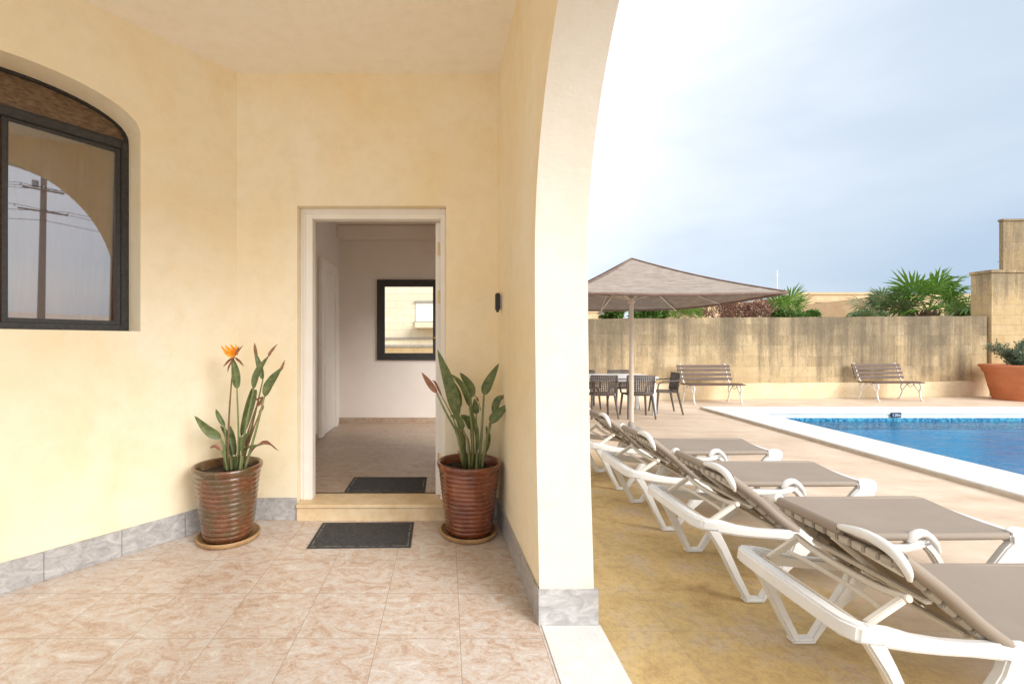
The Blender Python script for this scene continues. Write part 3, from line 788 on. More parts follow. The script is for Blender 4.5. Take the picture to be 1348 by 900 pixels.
def interp(pts, n):
    """Catmull-Rom through points"""
    pts = [Vector(p) for p in pts]; out = []
    q = [pts[0]*2-pts[1]] + pts + [pts[-1]*2-pts[-2]]
    segs = len(pts)-1
    for s_ in range(n+1):
        t_ = s_/n*segs; i = min(int(t_), segs-1); t_ -= i
        a, b, c, d = q[i:i+4]
        out.append(.5*((2*b)+(c-a)*t_+(2*a-5*b+4*c-d)*t_*t_+(3*b-a-3*c+d)*t_**3))
    return out
def blade(mb, path, w, nrm=(0,-1,0), fold=.35, n=14, pos=.45, wavy=0, twist=0):
    pts = interp(path, n); nrm = Vector(nrm).normalized(); vs = []; fs = []
    for i, p in enumerate(pts):
        t_ = i/n; tg = (pts[min(i+1, n)]-pts[max(i-1, 0)]).normalized()
        sd = tg.cross(nrm).normalized(); up = sd.cross(tg)
        if twist: 
            rm = Matrix.Rotation(twist*t_, 3, tg); sd = rm @ sd; up = rm @ up
        ww = 1.28*w*(math.sin(math.pi*min(1, max(0, t_**(.7 if pos < .5 else 1.1))))**.75)*.5 + .0006
        wv = wavy*math.sin(t_*17)*w
        for k, s_ in ((-1, 1), (-.5, .35), (0, 0), (.5, .35), (1, 1)):
            vs.append(p + sd*ww*k - up*(-fold*ww*s_) + up*wv*k)
    for i in range(n):
        for k in range(4): fs.append((i*5+k, (i+1)*5+k, (i+1)*5+k+1, i*5+k+1))
    mb.add(vs, fs)
def plant(name_label, base, Y0, stems, parent_loc):
    e = empty('bird_of_paradise_plant', parent_loc, label=name_label, cat='potted plant', group='bird of paradise plants by the doorway')
    org = Vector(parent_loc)
    for st in stems:
        kind = st[0]; pxs = st[1]; dy = st[2]; w = st[3]; nrm = st[4] if len(st) > 4 else (.15, -1, .1); opts = st[5] if len(st) > 5 else {}
        # pixel polyline -> points with depth drifting from the clump outwards
        pts = [P(x, y, Y0 + dy[0] + (dy[1]-dy[0])*i/(len(pxs)-1)) - org for i, (x, y) in enumerate(pxs)]
        nb = opts.get('b', 2)        # number of first points that are stem
        stem_pts = interp(pts[:nb+1], 10)
        mb = MB()
        r0 = opts.get('r', .008)*1.35
        mb.tube(stem_pts, [r0*(1-.45*i/10) for i in range(11)], 8, flat=.8)
        if kind == 'leaf':
            ob = mb.build('leaf_stalk', M[opts.get('sm', 'stem')], e, smooth=True)
            mb = MB(); blade(mb, pts[nb:], w, nrm, opts.get('fold', .45), wavy=opts.get('wavy', .02), twist=opts.get('tw', 0))
            mb.build('leaf', M[opts.get('m', 'leaf')], e, smooth=True)
            if opts.get('tip'):
                mb = MB(); blade(mb, [P(x, y, Y0+dy[1]) - org for x, y in opts['tip']], .018, nrm, .6, wavy=.1); mb.build('leaf_tip', M['leaf_dry'], e, smooth=True)
        elif kind == 'stalk':
            mb.build('flower_stalk', M[opts.get('sm', 'stem_red')], e, smooth=True)
        elif kind == 'dry':
            mb.build('leaf_stalk', M['leaf_dry'], e, smooth=True)
            mb = MB(); blade(mb, pts[nb:], w, nrm, .8, wavy=.12, twist=opts.get('tw', 1.5)); mb.build('dry_leaf', M['leaf_dry'], e, smooth=True)
    return e
Yl = PLy
eL = plant('tall bird of paradise plant with orange flower in the brown pot left of the doorway', None, Yl, [
    ('leaf', [(297,618),(295,590),(291,577),(274,566),(256,547)], (0,-.10), .052, (-.2,-1,.5), {'b':2, 'r':.011, 'fold':.3}),
    ('leaf', [(299,618),(298,585),(296,562),(288,548),(284,538)], (.02,-.02), .026, (.6,-1,.1), {'b':2, 'r':.010}),
    ('leaf', [(313,618),(314,575),(312,512),(310,490),(306,470)], (.0,.0), .044, (.5,-1,0), {'b':2, 'fold':.7}),
    ('leaf', [(311,618),(317,575),(326,540),(333,515),(334,512)], (.02,.05), .05, (.7,-1,.0), {'b':1, 'fold':.8, 'r':.012}),
    ('leaf', [(315,618),(324,560),(334,512),(340,490),(354,468)], (-.03,.02), .045, (-.3,-1,.1), {'b':2, 'tip':[(353,470),(358,462),(365,453)]}),
    ('leaf', [(316,618),(332,560),(346,500),(341,480),(335,462)], (.04,.08), .032, (.4,-1,.1), {'b':2, 'tip':[(338,470),(336,460),(335,451)]}),
    ('leaf', [(322,618),(336,570),(348,522),(358,503),(372,483)], (-.05,-.08), .060, (-.35,-1,.25), {'b':2, 'r':.010, 'tip':[(370,488),(373,481),(375,474)]}),
    ('leaf', [(305,618),(303,600),(301,572),(306,585),(307,600)], (.03,.02), .03, (.3,-1,0), {'b':1, 'r':.012}),
    ('leaf', [(318,618),(320,600),(327,590),(336,588),(346,585)], (-.03,-.12), .034, (0,-.4,1), {'b':1}),
    ('leaf', [(316,618),(318,596),(320,580),(325,573),(331,568)], (-.06,-.10), .026, (0,-1,.5), {'b':1}),
    ('leaf', [(309,618),(310,600),(306,575),(303,560)], (.05,.06), .035, (.2,-1,0), {'b':1, 'r':.01}),
    ('leaf', [(299,619),(296,605),(291,592),(283,588),(276,590)], (-.02,-.1), .03, (0,-.6,1), {'b':2, 'm':'leaf_dry'}),
    ('dry', [(320,612),(332,592),(341,584),(354,582),(367,593)], (-.03,-.10), .020, (0,-1,.6), {'b':2}),
    ('dry', [(314,612),(326,570),(337,536),(345,525),(334,528)], (.02,.04), .02, (0,-1,0), {'b':2}),
    ('dry', [(318,612),(330,575),(341,545),(345,535),(341,530)], (.02,.02), .016, (0,-1,0), {'b':2}),
    ('stalk', [(300,618),(301,560),(304,512),(307,484)], (0,-.01), 0, (0,-1,0), {'b':3, 'r':.007}),
    ('leaf', [(307,618),(303,585),(298,570),(290,560)], (.05,.09), .03, (.4,-1,.2), {'b':1, 'r':.010}),
    ('leaf', [(312,618),(322,588),(330,572),(334,556)], (.06,.10), .028, (-.4,-1,.2), {'b':1, 'r':.009}),
    ('dry', [(346,522),(340,524),(334,528)], (-.05,-.03), .01, (0,-1,0), {'b':1, 'r':.003}),
], (PLx, PLy, FZ+.45))
def petals(e, org, Yp):
    mb = MB()
    for pts, w in (([(309,470),(300,466),(291,455)], .020), ([(310,468),(303,462),(296,454)], .022), ([(311,467),(308,460),(303,453)], .020), ([(312,468),(312,460),(310,452)], .014)):
        blade(mb, [P(x, y, Yp+random.uniform(-.02, .02))-org for x, y in pts], w, (.3, -1, .3), .7)
    mb.build('flower', M['petal'], e, smooth=True)
    mb = MB()
    for pts, w in (([(309,468),(315,461),(320,455)], .012), ([(309,470),(301,476),(294,483)], .014), ([(309,470),(302,482),(300,490)], .010), ([(309,470),(316,476),(321,482)], .012), ([(309,470),(313,460),(315,456)], .008)):
        blade(mb, [P(x, y, Yp+random.uniform(-.03, .03))-org for x, y in pts], w, (.1, -1, .3), .9)
    mb.build('flower_bract', M['leaf_dry'], e, smooth=True)
petals(eL, Vector((PLx, PLy, FZ+.45)), Yl-.01)
Yr = PRy
eR = plant('bird of paradise plant without flower in the red brown pot right of the doorway', None, Yr, [
    ('leaf', [(612,618),(608,585),(603,550),(593,508),(576,460)], (0,-.05), .072, (-.25,-1,.15), {'b':2, 'r':.014, 'fold':.35}),
    ('leaf', [(611,618),(602,572),(588,545),(575,517),(555,490)], (-.04,-.16), .034, (-.3,-1,.3), {'b':3, 'm':'leaf_dry', 'r':.010}),
    ('leaf', [(612,618),(600,560),(582,522),(574,505),(569,500)], (-.03,-.12), .012, (-.3,-1,.3), {'b':2, 'm':'leaf_dry', 'r':.006}),
    ('leaf', [(614,618),(609,570),(602,540),(600,520),(597,502)], (.03,.02), .062, (.3,-1,0), {'b':2, 'r':.013}),
    ('leaf', [(621,618),(622,575),(618,535),(609,510),(594,492)], (-.02,-.06), .042, (.5,-1,.3), {'b':2, 'r':.011}),
    ('leaf', [(624,618),(622,560),(620,524),(616,508),(605,490)], (.03,.03), .062, (.6,-1,.2), {'b':2, 'r':.010, 'fold':.6}),
    ('leaf', [(630,618),(634,570),(637,520),(644,503),(657,478)], (.0,.02), .058, (-.4,-1,.1), {'b':2, 'r':.011}),
    ('leaf', [(634,618),(640,580),(645,556),(656,545),(669,532)], (-.04,-.08), .056, (-.3,-1,.3), {'b':2, 'r':.010, 'fold':.5}),
    ('leaf', [(634,618),(642,575),(650,545),(655,528),(662,520)], (.0,.0), .045, (-.5,-1,.1), {'b':2, 'tip':[(660,526),(668,515),(673,500)]}),
    ('leaf', [(628,618),(627,580),(627,545),(626,535),(625,524)], (.04,.05), .040, (0,-1,0), {'b':2}),
    ('leaf', [(618,618),(616,585),(610,565),(602,552),(592,547)], (-.05,-.13), .045, (-.2,-.8,.9), {'b':2, 'r':.009}),
    ('leaf', [(620,618),(622,590),(620,565),(615,553),(606,546)], (.02,.0), .05, (.3,-.9,.4), {'b':2, 'r':.012}),
    ('leaf', [(627,618),(628,595),(627,570),(622,548),(618,532)], (-.02,-.03), .03, (.6,-1,0), {'b':1, 'r':.014}),
    ('dry', [(619,612),(619,598),(617,580),(610,572),(606,560)], (-.02,-.06), .022, (0,-1,0), {'b':2}),
    ('dry', [(633,540),(630,528),(624,520)], (-.0,-.02), .012, (0,-1,0), {'b':1, 'r':.003}),
    ('leaf', [(617,618),(612,590),(606,570),(603,556)], (.05,.08), .035, (.3,-1,.1), {'b':1, 'r':.012}),
    ('leaf', [(631,618),(640,595),(643,575),(640,560)], (.06,.09), .030, (-.3,-1,.1), {'b':1, 'r':.010}),
    ('dry', [(610,614),(605,602),(602,592)], (-.06,-.10), .012, (0,-1,0), {'b':1, 'r':.004}),
], (PRx, PRy, FZ+.45))

# ------------------------------------------------------------------ sun loungers
def lounger():
    e = empty('sun_lounger', (0, 0, 0)); W = .645
    # side rails
    for s_ in (0, 1):
        y0, y1 = (0, .042) if s_ == 0 else (W-.042, W)
        mb = MB()
        mb.ribbon([(.035, .420), (.06, .418), (.12, .408), (.20, .390), (.30, .377), (.40, .370), (.50, .364), (.58, .355), (.64, .335), (.72, .305), (.9, .292), (1.12, .29), (1.20, .31), (1.27, .325)],
                  [.060, .066, .066, .056, .050, .048, .058, .072, .066, .048, .045, .045, .05, .03], y0, y1)
        mb.build('side_rail', M['plastic'], e, bevel=.011, bseg=3)
        # V legs
        mb = MB()
        mb.ribbon([(.055, .415), (.12, .30), (.20, .13), (.262, .012)], [.06, .048, .042, .036], y0, y1)
        mb.ribbon([(.235, .011), (.35, .011)], .022, y0-.004, y1+.004)
        mb.ribbon([(.335, .008), (.39, .09), (.465, .19), (.53, .265), (.565, .318), (.585, .35)], [.030, .038, .056, .085, .115, .10], y0+.001, y1-.001)
        mb.build('leg', M['plastic'], e, bevel=.008, bseg=2)
        mb = MB()
        mb.ribbon([(1.225, .335), (1.28, .27), (1.36, .14), (1.43, .012)], [.05, .04, .036, .032], y0, y1)
        mb.ribbon([(1.41, .011), (1.53, .011)], .022, y0-.004, y1+.004)
        mb.ribbon([(1.51, .008), (1.60, .12), (1.72, .25), (1.80, .33)], [.06, .10, .125, .12], y0, y1)
        mb.build('leg', M['plastic'], e, bevel=.008, bseg=2)
        # raised knob where the middle leg meets the sling
        if s_ == 0:
            mb = MB(); yk = .012
            mb.tube(interp([(1.14, yk, .325), (1.185, yk, .368), (1.235, yk, .370), (1.285, yk, .32), (1.31, yk, .27)], 10), [.014]+[.023]*7+[.020, .016, .013], 12); mb.build('knob', M['plastic'], e, smooth=True, auto=50)
        # end corner
        mb = MB()
        ysg = 1 if s_ == 0 else -1; yb = 0 if s_ == 0 else W
        mb.prism([[(1.70, .0), (1.78, -.006), (1.87, .02), (1.89, .10), (1.835, .13), (1.74, .075)]], lambda u, v, w: (u, yb+ysg*v, w), .29, .372 if s_ == 0 else .338)
        mb.build('end_corner', M['plastic'], e, bevel=.018, bseg=3)
    mb = MB(); mb.ribbon([(1.80, .325), (1.872, .325)], .042, .11, W-.11); mb.build('crossbar', M['plastic'], e, bevel=.015, bseg=3)
    # head crossbar: broad rounded beam with an inner ledge
    cbp = [(.09, .021, .413), (.055, .0215, .420), (.022, .030, .424), (.004, .055, .426), (0, .10, .426), (0, W/2, .424), (0, W-.10, .426), (.004, W-.055, .426), (.022, W-.030, .424), (.055, W-.0215, .420), (.09, W-.021, .413)]
    mb = MB(); mb.tube(cbp, [.036, .042, .046, .046, .045, .045, .045, .046, .046, .042, .036], 4, ph=math.pi/4, flat=.9); mb.build('crossbar', M['plastic'], e, bevel=.013, bseg=3)
    mb = MB(); mb.bar((.085, .04, .405), (.085, W-.04, .405), .022, .030); mb.bar((.115, .042, .385), (.115, W-.042, .385), .012, .03); mb.build('ratchet_ledge', M['plastic_old'], e, bevel=.005)
    for x_ in (.62, 1.25): MB().bar((x_, .04, .29), (x_, W-.04, .29), .03, .03).build('under_brace', M['plastic_old'], e, bevel=.006)
    # seat sling: slightly sagging sheet with rolled long edges
    def sheet(path, ya, yb, sag, th=.004, n=10):
        vs = []; fs = []; m_ = len(path)
        for i, (x, z) in enumerate(path):
            for k in range(n+1):
                t_ = k/n; vs.append((x, ya+(yb-ya)*t_, z-sag*math.sin(math.pi*t_)))
        o = len(vs); vs2 = [(x, y, z-th) for x, y, z in vs]
        for i in range(m_-1):
            for k in range(n):
                a = i*(n+1)+k; fs.append((a, a+n+1, a+n+2, a+1)); fs.append((o+a, o+a+1, o+a+n+2, o+a+n+1))
        for i in range(m_-1):
            for k in (0, n):
                a = i*(n+1)+k; fs.append((a, a+n+1, o+a+n+1, o+a))
        for k in range(n):
            a = k; fs.append((a, a+1, o+a+1, o+a)); a = (m_-1)*(n+1)+k; fs.append((a, a+1, o+a+1, o+a))
        return vs+vs2, fs
    spath = [(.57+1.21*i/14, .366+.004*math.sin(i*.4)) for i in range(15)]
    mb = MB(); mb.add(*sheet(spath, .03, W-.03, .010))
    # taper the foot corners like the cut sling
    for v in mb.v:
        k = max(0, (v.x-1.5)/.28); v.x += k*(.115*(v.y/W)-.03)
    mb.build('seat_sling', M['sling'], e, smooth=True, auto=50)
    for yk, sg in ((.026, 1), (W-.026, -1)):
        xe = 1.73 if sg > 0 else 1.85
        mb = MB(); mb.tube([(.58, yk, .352), (.9, yk, .350), (1.3, yk, .350), (1.55, yk, .352), (xe-.04, yk, .353), (xe, yk+sg*.012, .352)], [.019, .021, .021, .021, .020, .014], 12)
        mb.build('sling_roll', M['sling'], e, smooth=True, auto=50)
    # backrest
    hx, hz, tx, tz = .545, .350, .175, .672
    d = Vector((tx-hx, 0, tz-hz)); nrm = Vector((-d.z, 0, d.x)).normalized()
    if nrm.z < 0: nrm = -nrm
    bpath = [(hx+(tx-hx)*i/12, hz+(tz-hz)*i/12+.016+ (.02*math.sin(math.pi*i/12))) for i in range(13)]
    mb = MB(); mb.add(*sheet(bpath, .03, W-.03, .012)); mb.build('backrest_sling', M['sling'], e, smooth=True, auto=50)
    for yk in (.030, W-.030):
        mb = MB(); mb.tube(interp([(hx+.03, yk, hz+.0), (hx-.1, yk, hz+.098), (hx-.22, yk, hz+.205), (tx, yk, tz+.002)], 10), [.018]+[.024]*9+[.022], 12); mb.build('sling_roll', M['sling'], e, smooth=True, auto=50)
    mb = MB(); mb.tube([(tx, .27, tz+.004), (tx-.004, .45, tz+.006), (tx, W-.035, tz+.002)], .022, 12)
    mb.build('sling_roll', M['sling'], e, smooth=True, auto=50)
    # clip rows under the rolled edges
    mb = MB()
    nn = 7
    for yk in (.052, W-.052):
        for i in range(nn):
            a = Vector((hx+(tx-hx)*(i+.08)/nn, yk, hz+(tz-hz)*(i+.08)/nn-.018)); b = Vector((hx+(tx-hx)*(i+.90)/nn, yk, hz+(tz-hz)*(i+.90)/nn-.018))
            mb.bar(a, b, .030, .034, (0, 1, 0) if False else (0, 0, 1))
    for i in range(9):
        y_ = .06+(W-.12)*(i+.05)/9; y2 = .06+(W-.12)*(i+.9)/9
        mb.bar((tx+.016, y_, tz-.034), (tx+.016, y2, tz-.034), .028, .030)
    mb.build('sling_clips', M['clip'], e, bevel=.004)
    mb = MB()
    mb.bar((hx+.02, W/2, hz-.03), (tx+.01, W/2, tz-.045), .02, .02)
    for q in (.25, .62):
        x_, z_ = hx+(tx-hx)*q, hz+(tz-hz)*q-.05
        mb.bar((x_, .07, z_), (x_, W-.07, z_), .028, .018)
    mb.build('backrest_frame', M['plastic_old'], e, bevel=.004)
    # white moulded end on the near half of the head edge, and the small one on the far corner
    mb = MB()
    pts = interp([(tx+.012, .012, tz-.065), (tx-.004, .006, tz-.025), (tx-.014, .045, tz+.020), (tx-.014, .14, tz+.036), (tx-.008, .25, tz+.020), (tx, .30, tz+.006)], 20)
    mb.tube(pts, [.006+.0135*math.sin(math.pi*min(1, i/20+.03)) for i in range(21)], 12)
    mb.build('head_cap', M['plastic'], e, smooth=True, auto=60)
    mb = MB(); mb.tube(interp([(tx+.02, W+.0, tz-.03), (tx-.003, W-.002, tz+.0), (tx-.008, W-.05, tz+.016)], 8), .021, 12); mb.build('head_cap', M['plastic'], e, smooth=True, auto=60)
    mb = MB(); mb.prism([[(0, 0), (.0, .22), (.05, .19), (.07, .04)]], lambda u, v, w: (tx+.012+u*.75+w*.6, .045+v, tz-.03-u*.9+w*.3), 0, .008)
    mb.build('head_bracket', M['plastic_old'], e, bevel=.002)
    # folding prop
    mb = MB()
    for yk in (.075, W-.075):
        mb.bar((.095, yk, .420), (.225, yk, .508), .022, .024)
    mb.tube(interp([(.235, .06, .518), (.245, .2, .49), (.245, W-.2, .49), (.235, W-.06, .518)], 12), .015, 10)
    mb.tube(interp([(.17, .10, .462), (.20, .2, .455), (.20, W-.2, .455), (.17, W-.10, .462)], 12), .010, 8)
    mb.build('prop', M['plastic_old'], e, bevel=.003)
    return e
lg = lounger()
spots = [(1.395, 1.545, 0, 'nearest of the four taupe sun loungers, cut off by the right edge of the photo'),
         (1.392, 2.485, 0.3, 'second nearest white sun lounger with taupe sling, its whole rail in view'),
         (1.388, 3.435, -.4, 'third sun lounger away from the camera, between two others in the row'),
         (1.395, 4.385, .5, 'farthest sun lounger of the row, nearest to the parasol pole')]
for i, (x, y, a, lb) in enumerate(spots):
    o = lg if i == 0 else copy_tree(lg)
    o.location = (x, y, .001); o.rotation_euler.z = R(a)
    tag(o, lb, 'sun lounger', 'sun loungers in a row beside the house')

# ------------------------------------------------------------------ parasol
pa = empty('parasol', (3.04, 7.5, 0), label='square parasol with weathered grey brown canopy on a beige pole', cat='parasol')
hs = 1.47; ze = 2.09; za = 2.80
mb = MB(); mb.tube([(0, 0, 0.05), (0, 0, 2.72)], .036, 20); mb.build('pole', M['pole'], pa, smooth=True, auto=40)
mb = MB(); mb.lathe([(.0, .0), (.17, 0), (.17, .02), (.06, .03), (.05, .10), (.038, .12)], 24); mb.build('base', M['concrete'], pa, bevel=.01)
cs = [(-hs, -hs), (hs, -hs), (hs, hs), (-hs, hs)]
nD = 12
vs = []; fs = []
for q in range(4):
    a = Vector((*cs[q], ze)); b = Vector((*cs[(q+1) % 4], ze)); ap = Vector((0, 0, za)); o = len(vs)
    for i in range(nD+1):
        for k in range(nD+1):
            t_ = i/nD; e_ = a.lerp(b, k/nD); p = ap.lerp(e_, t_)
            p.z -= .05*math.sin(math.pi*k/nD)*t_*.5 + .045*math.sin(math.pi*t_)
            vs.append(p)
    for i in range(nD):
        for k in range(nD): fs.append((o+i*(nD+1)+k, o+(i+1)*(nD+1)+k, o+(i+1)*(nD+1)+k+1, o+i*(nD+1)+k+1))
cp = MB().add(vs, fs).build('canopy', M['canopy'], pa, smooth=False)
sd = cp.modifiers.new('th', 'SOLIDIFY'); sd.thickness = .008
mb = MB()
for q in range(4):
    pts = [Vector((0, 0, za)).lerp(Vector((*cs[q], ze)), i/8) for i in range(9)]
    for i, p in enumerate(pts): p.z -= .045*math.sin(math.pi*i/8)-.008
    mb.tube(pts, .018, 8, flat=.6)
    a = Vector((*cs[q], ze)); b = Vector((*cs[(q+1) % 4], ze))
    mb.tube([a.lerp(b, i/10)-Vector((0, 0, .025*math.sin(math.pi*i/10)+.01)) for i in range(11)], .020, 8)
mb.build('canopy_binding', M['canopy_edge'], pa, smooth=True, auto=50)
for q in range(8):
    c_ = Vector((*cs[q//2], ze)) if q % 2 == 0 else (Vector((*cs[q//2], ze))+Vector((*cs[(q//2+1) % 4], ze)))/2
    tp = Vector((0, 0, za-.04)); mid = tp.lerp(c_, .5)
    pr = [tp.lerp(c_, t_/6)-Vector((0, 0, .045*math.sin(math.pi*t_/6)+.035)) for t_ in range(7)]
    rb = MB().tube(pr, .013, 8, flat=.7).build('rib', M['pole'], pa, smooth=True)
    MB().bar((0, 0, 2.12), pr[3]-Vector((0, 0, .012)), .018, .022).build('strut', M['pole'], rb, bevel=.003)
mb = MB(); mb.lathe([(.036, 2.07), (.06, 2.08), (.06, 2.16), (.036, 2.18)], 20); mb.build('hub', M['pole'], pa, smooth=True, auto=40)
hl = empty('hanging_lamp', P(797, 392, 6.9), label='small white lamp hanging on a cord under the parasol canopy', cat='lamp')
mb = MB(); mb.tube([(.05, 0, .12), (.0, 0, 0), (-.07, 0, -.20)], .004, 6); mb.build('cord', M['white_board'], hl)
mb = MB(); mb.lathe([(.01, -.19), (.025, -.20), (.055, -.25), (.05, -.252), (.02, -.21)], 20, (-.07, 0, 0)); mb.build('lamp_shade', M['white_board'], hl, smooth=True, auto=60)

# ------------------------------------------------------------------ table and chairs
tb = empty('dining_table', (3.05, 9.35, 0), label='long white dining table behind the parasol pole', cat='table')
mb = MB(); mb.box((0, 0, .735), (2.2, .92, .035)); mb.build('tabletop', M['table'], tb, bevel=.012, bseg=3)
mb = MB(); mb.prism([[(-1.02, -.40), (1.02, -.40), (1.02, .40), (-1.02, .40)], [(-.99, -.37), (.99, -.37), (.99, .37), (-.99, .37)]], lambda u, v, w: (u, v, w), .66, .717); mb.build('apron', M['table'], tb)
for sx in (-1, 1):
    for sy in (-1, 1):
        MB().bar((sx*1.01, sy*.40, .717), (sx*1.02, sy*.405, .0), .07, .07, (0, 1, 0)).build('leg', M['table'], tb, bevel=.01)
def chair():
    e = empty('armchair', (0, 0, 0))     # faces +y (back at -y)
    # perforated curved back
    mb = MB(); hw = .235; z0, z1 = .47, .80
    def bp(u, v):        # u -1..1 , v 0..1
        return Vector((u*(hw+.012*v), -.22-.05*v+.05*u*u, z0+(z1-z0)*v))
    def strip(pts, w, t_): mb.tube(pts, w, 6, flat=t_)
    for k in range(15):
        u = -1+2*k/14; strip([bp(u, v/4) for v in range(5)], .0105 if k not in (0, 14) else .016, 1)
    for k in range(11):
        v = k/10; strip([bp(-1+2*i/8, v) for i in range(9)], .0105 if k not in (0, 10) else .018, 1)
    mb.build('backrest', M['chair'], e, smooth=True)
    mb = MB(); mb.prism([[(-.215, -.21), (.215, -.21), (.235, .0), (.225, .21), (-.225, .21), (-.235, 0)]], lambda u, v, w: (u, v, w), .425, .452); mb.build('seat', M['chair'], e, bevel=.01)
    for s_ in (-1, 1):
        mb = MB(); mb.tube(interp([(s_*.245, -.25, .70), (s_*.27, -.12, .665), (s_*.275, .08, .655), (s_*.262, .19, .60), (s_*.235, .20, .44)], 14), .018, 8, flat=.7); mb.build('armrest', M['chair'], e, smooth=True)
        for (y0, y1) in ((-.18, -.27), (.18, .23)):
            MB().tube([(s_*.215, y0, .44), (s_*.25, y1, 0)], [.024, .017], 8).build('leg', M['chair'], e, smooth=True, auto=50)
    return e
ch = chair()
cspots = [(2.93, 8.72, 2, 'taupe armchair with its back to the camera, left of the parasol pole'),
          (3.64, 8.72, -4, 'taupe armchair with its back to the camera, right of the parasol pole'),
          (4.42, 9.25, 82, 'taupe armchair at the right end of the white table, seen from the side'),
          (3.86, 9.98, 183, 'taupe armchair across the table, seen above the tabletop beside the pole'),
          (3.05, 9.98, 178, 'taupe armchair across the table at the left edge of the view, mostly behind another chair'),
          (2.15, 8.75, 3, 'taupe armchair hidden behind the white pillar at the near side of the table')]
for i, (x, y, a, lb) in enumerate(cspots[:5]):
    o = ch if i == 0 else copy_tree(ch)
    o.location = (x, y, .001); o.rotation_euler.z = R(a); tag(o, lb, 'armchair', 'armchairs around the white table')

# ------------------------------------------------------------------ benches
def bench(Wd=1.30):
    e = empty('park_bench', (0, 0, 0))     # faces -y
    def back(z): return .20+(z-.45)*.32
    mb = MB()
    for z in (.55, .655, .76, .845)[:4]:
        mb.box((0, back(z)-.005, z), (Wd, .028, .068), Matrix.Rotation(R(-14), 3, 'X'))
    mb.build('backrest', M['slat'], e, bevel=.006)
    mb = MB()
    for y, z in ((-.24, .445), (-.15, .455), (-.06, .452), (.03, .446), (.12, .44)):
        mb.box((0, y, z), (Wd, .075, .028))
    mb.build('seat', M['slat'], e, bevel=.006)
    for s_ in (-1, 1):
        x = s_*(Wd/2-.10); mb = MB()
        def T(pts, r=.014): mb.tube(interp([(x, y, z) for y, z in pts], 14), r, 8)
        T([(.15, .43), (.22, .52), (.29, .72), (.345, .87), (.375, .895), (.39, .875), (.37, .855)], .016)
        T([(-.26, .425), (-.1, .432), (.06, .425), (.16, .43)], .015)
        T([(-.24, .43), (-.275, .34), (-.235, .22), (-.255, .10), (-.27, .03), (-.31, .012)], .019)
        T([(-.255, .20), (-.17, .30), (-.10, .40), (-.10, .43)], .013)
        T([(-.12, .40), (-.03, .33), (.03, .35), (.02, .40), (-.03, .39)], .010)
        T([(.17, .43), (.20, .30), (.16, .20), (.20, .10), (.23, .02), (.27, .012)], .018)
        T([(.17, .22), (.11, .30), (.05, .40), (.05, .43)], .012)
        mb.build('leg', M['iron'], e, smooth=True, auto=60)
    return e
bn = bench()
for i, (x, y, a, lb) in enumerate([(6.25, 10.78, 1, 'brown slatted bench with white iron legs to the right of the dining chairs'),
                                   (10.98, 11.33, 3, 'brown slatted bench with white iron legs beyond the pool, above the depth sign')]):
    o = bn if i == 0 else copy_tree(bn)
    o.location = (x, y, 0); o.rotation_euler.z = R(a); tag(o, lb, 'bench', 'slatted benches along the garden wall')

# ------------------------------------------------------------------ planter
pt = empty('terracotta_planter', (14.22, 11.30, 0), label='large round terracotta planter at the right edge beyond the pool', cat='planter')
prof = [(0, 0), (.44, 0), (.455, .01), (.52, .30), (.525, .305), (.535, .345), (.53, .35), (.59, .66), (.625, .70), (.63, .73), (.66, .80), (.685, .81), (.69, .86), (.675, .875), (.60, .875), (.585, .80)]
MB().lathe(prof, 64).build('planter_body', M['terracotta'], pt, smooth=True, auto=35)
MB().lathe([(0, .80), (.59, .80)], 40).build('soil', M['soil'], pt)
def leafcloud(n, fn, lw, ll, updir=.4, seed=1, out=0.6):
    rnd = random.Random(seed); mb = MB()
    for i in range(n):
        p, dirn = fn(rnd)
        d = (Vector(dirn)*out + Vector((rnd.gauss(0, .5), rnd.gauss(0, .5), rnd.gauss(updir, .5)))).normalized()
        s_ = d.cross(Vector((rnd.gauss(0, 1), rnd.gauss(0, 1), rnd.gauss(0, 1)))).normalized()
        l = ll*rnd.uniform(.6, 1.3); w = lw*rnd.uniform(.6, 1.2)
        mb.add([p, p+d*l*.5+s_*w, p+d*l, p+d*l*.5-s_*w], [(0, 1, 2, 3)])
    return mb
sh = empty('oleander_shrub', (14.1, 11.28, .8), label='grey green shrub growing in the large terracotta planter', cat='shrub')
rs = random.Random(5); br = []
for i in range(24):
    a = rs.uniform(0, 6.28); sp_ = rs.uniform(.1, .55); hh = rs.uniform(.35, .78)*(1-.35*sp_)
    br.append(interp([(0, 0, 0), (math.cos(a)*sp_*.4, math.sin(a)*sp_*.4, hh*.5), (math.cos(a)*sp_, math.sin(a)*sp_, hh)], 8))
mb = MB()
for b_ in br: mb.tube(b_, [.012*(1-i/10) for i in range(9)], 5)
mb.build('branches', M['bark'], sh)
def fol(rnd):
    b_ = rnd.choice(br); i = rnd.randint(2, 8); p = b_[i]+Vector((rnd.gauss(0, .03), rnd.gauss(0, .03), rnd.gauss(0, .03))); return p, (p.x*.7, p.y*.7, .3)
leafcloud(3800, fol, .012, .085, seed=3).build('foliage', M['olive'], sh)

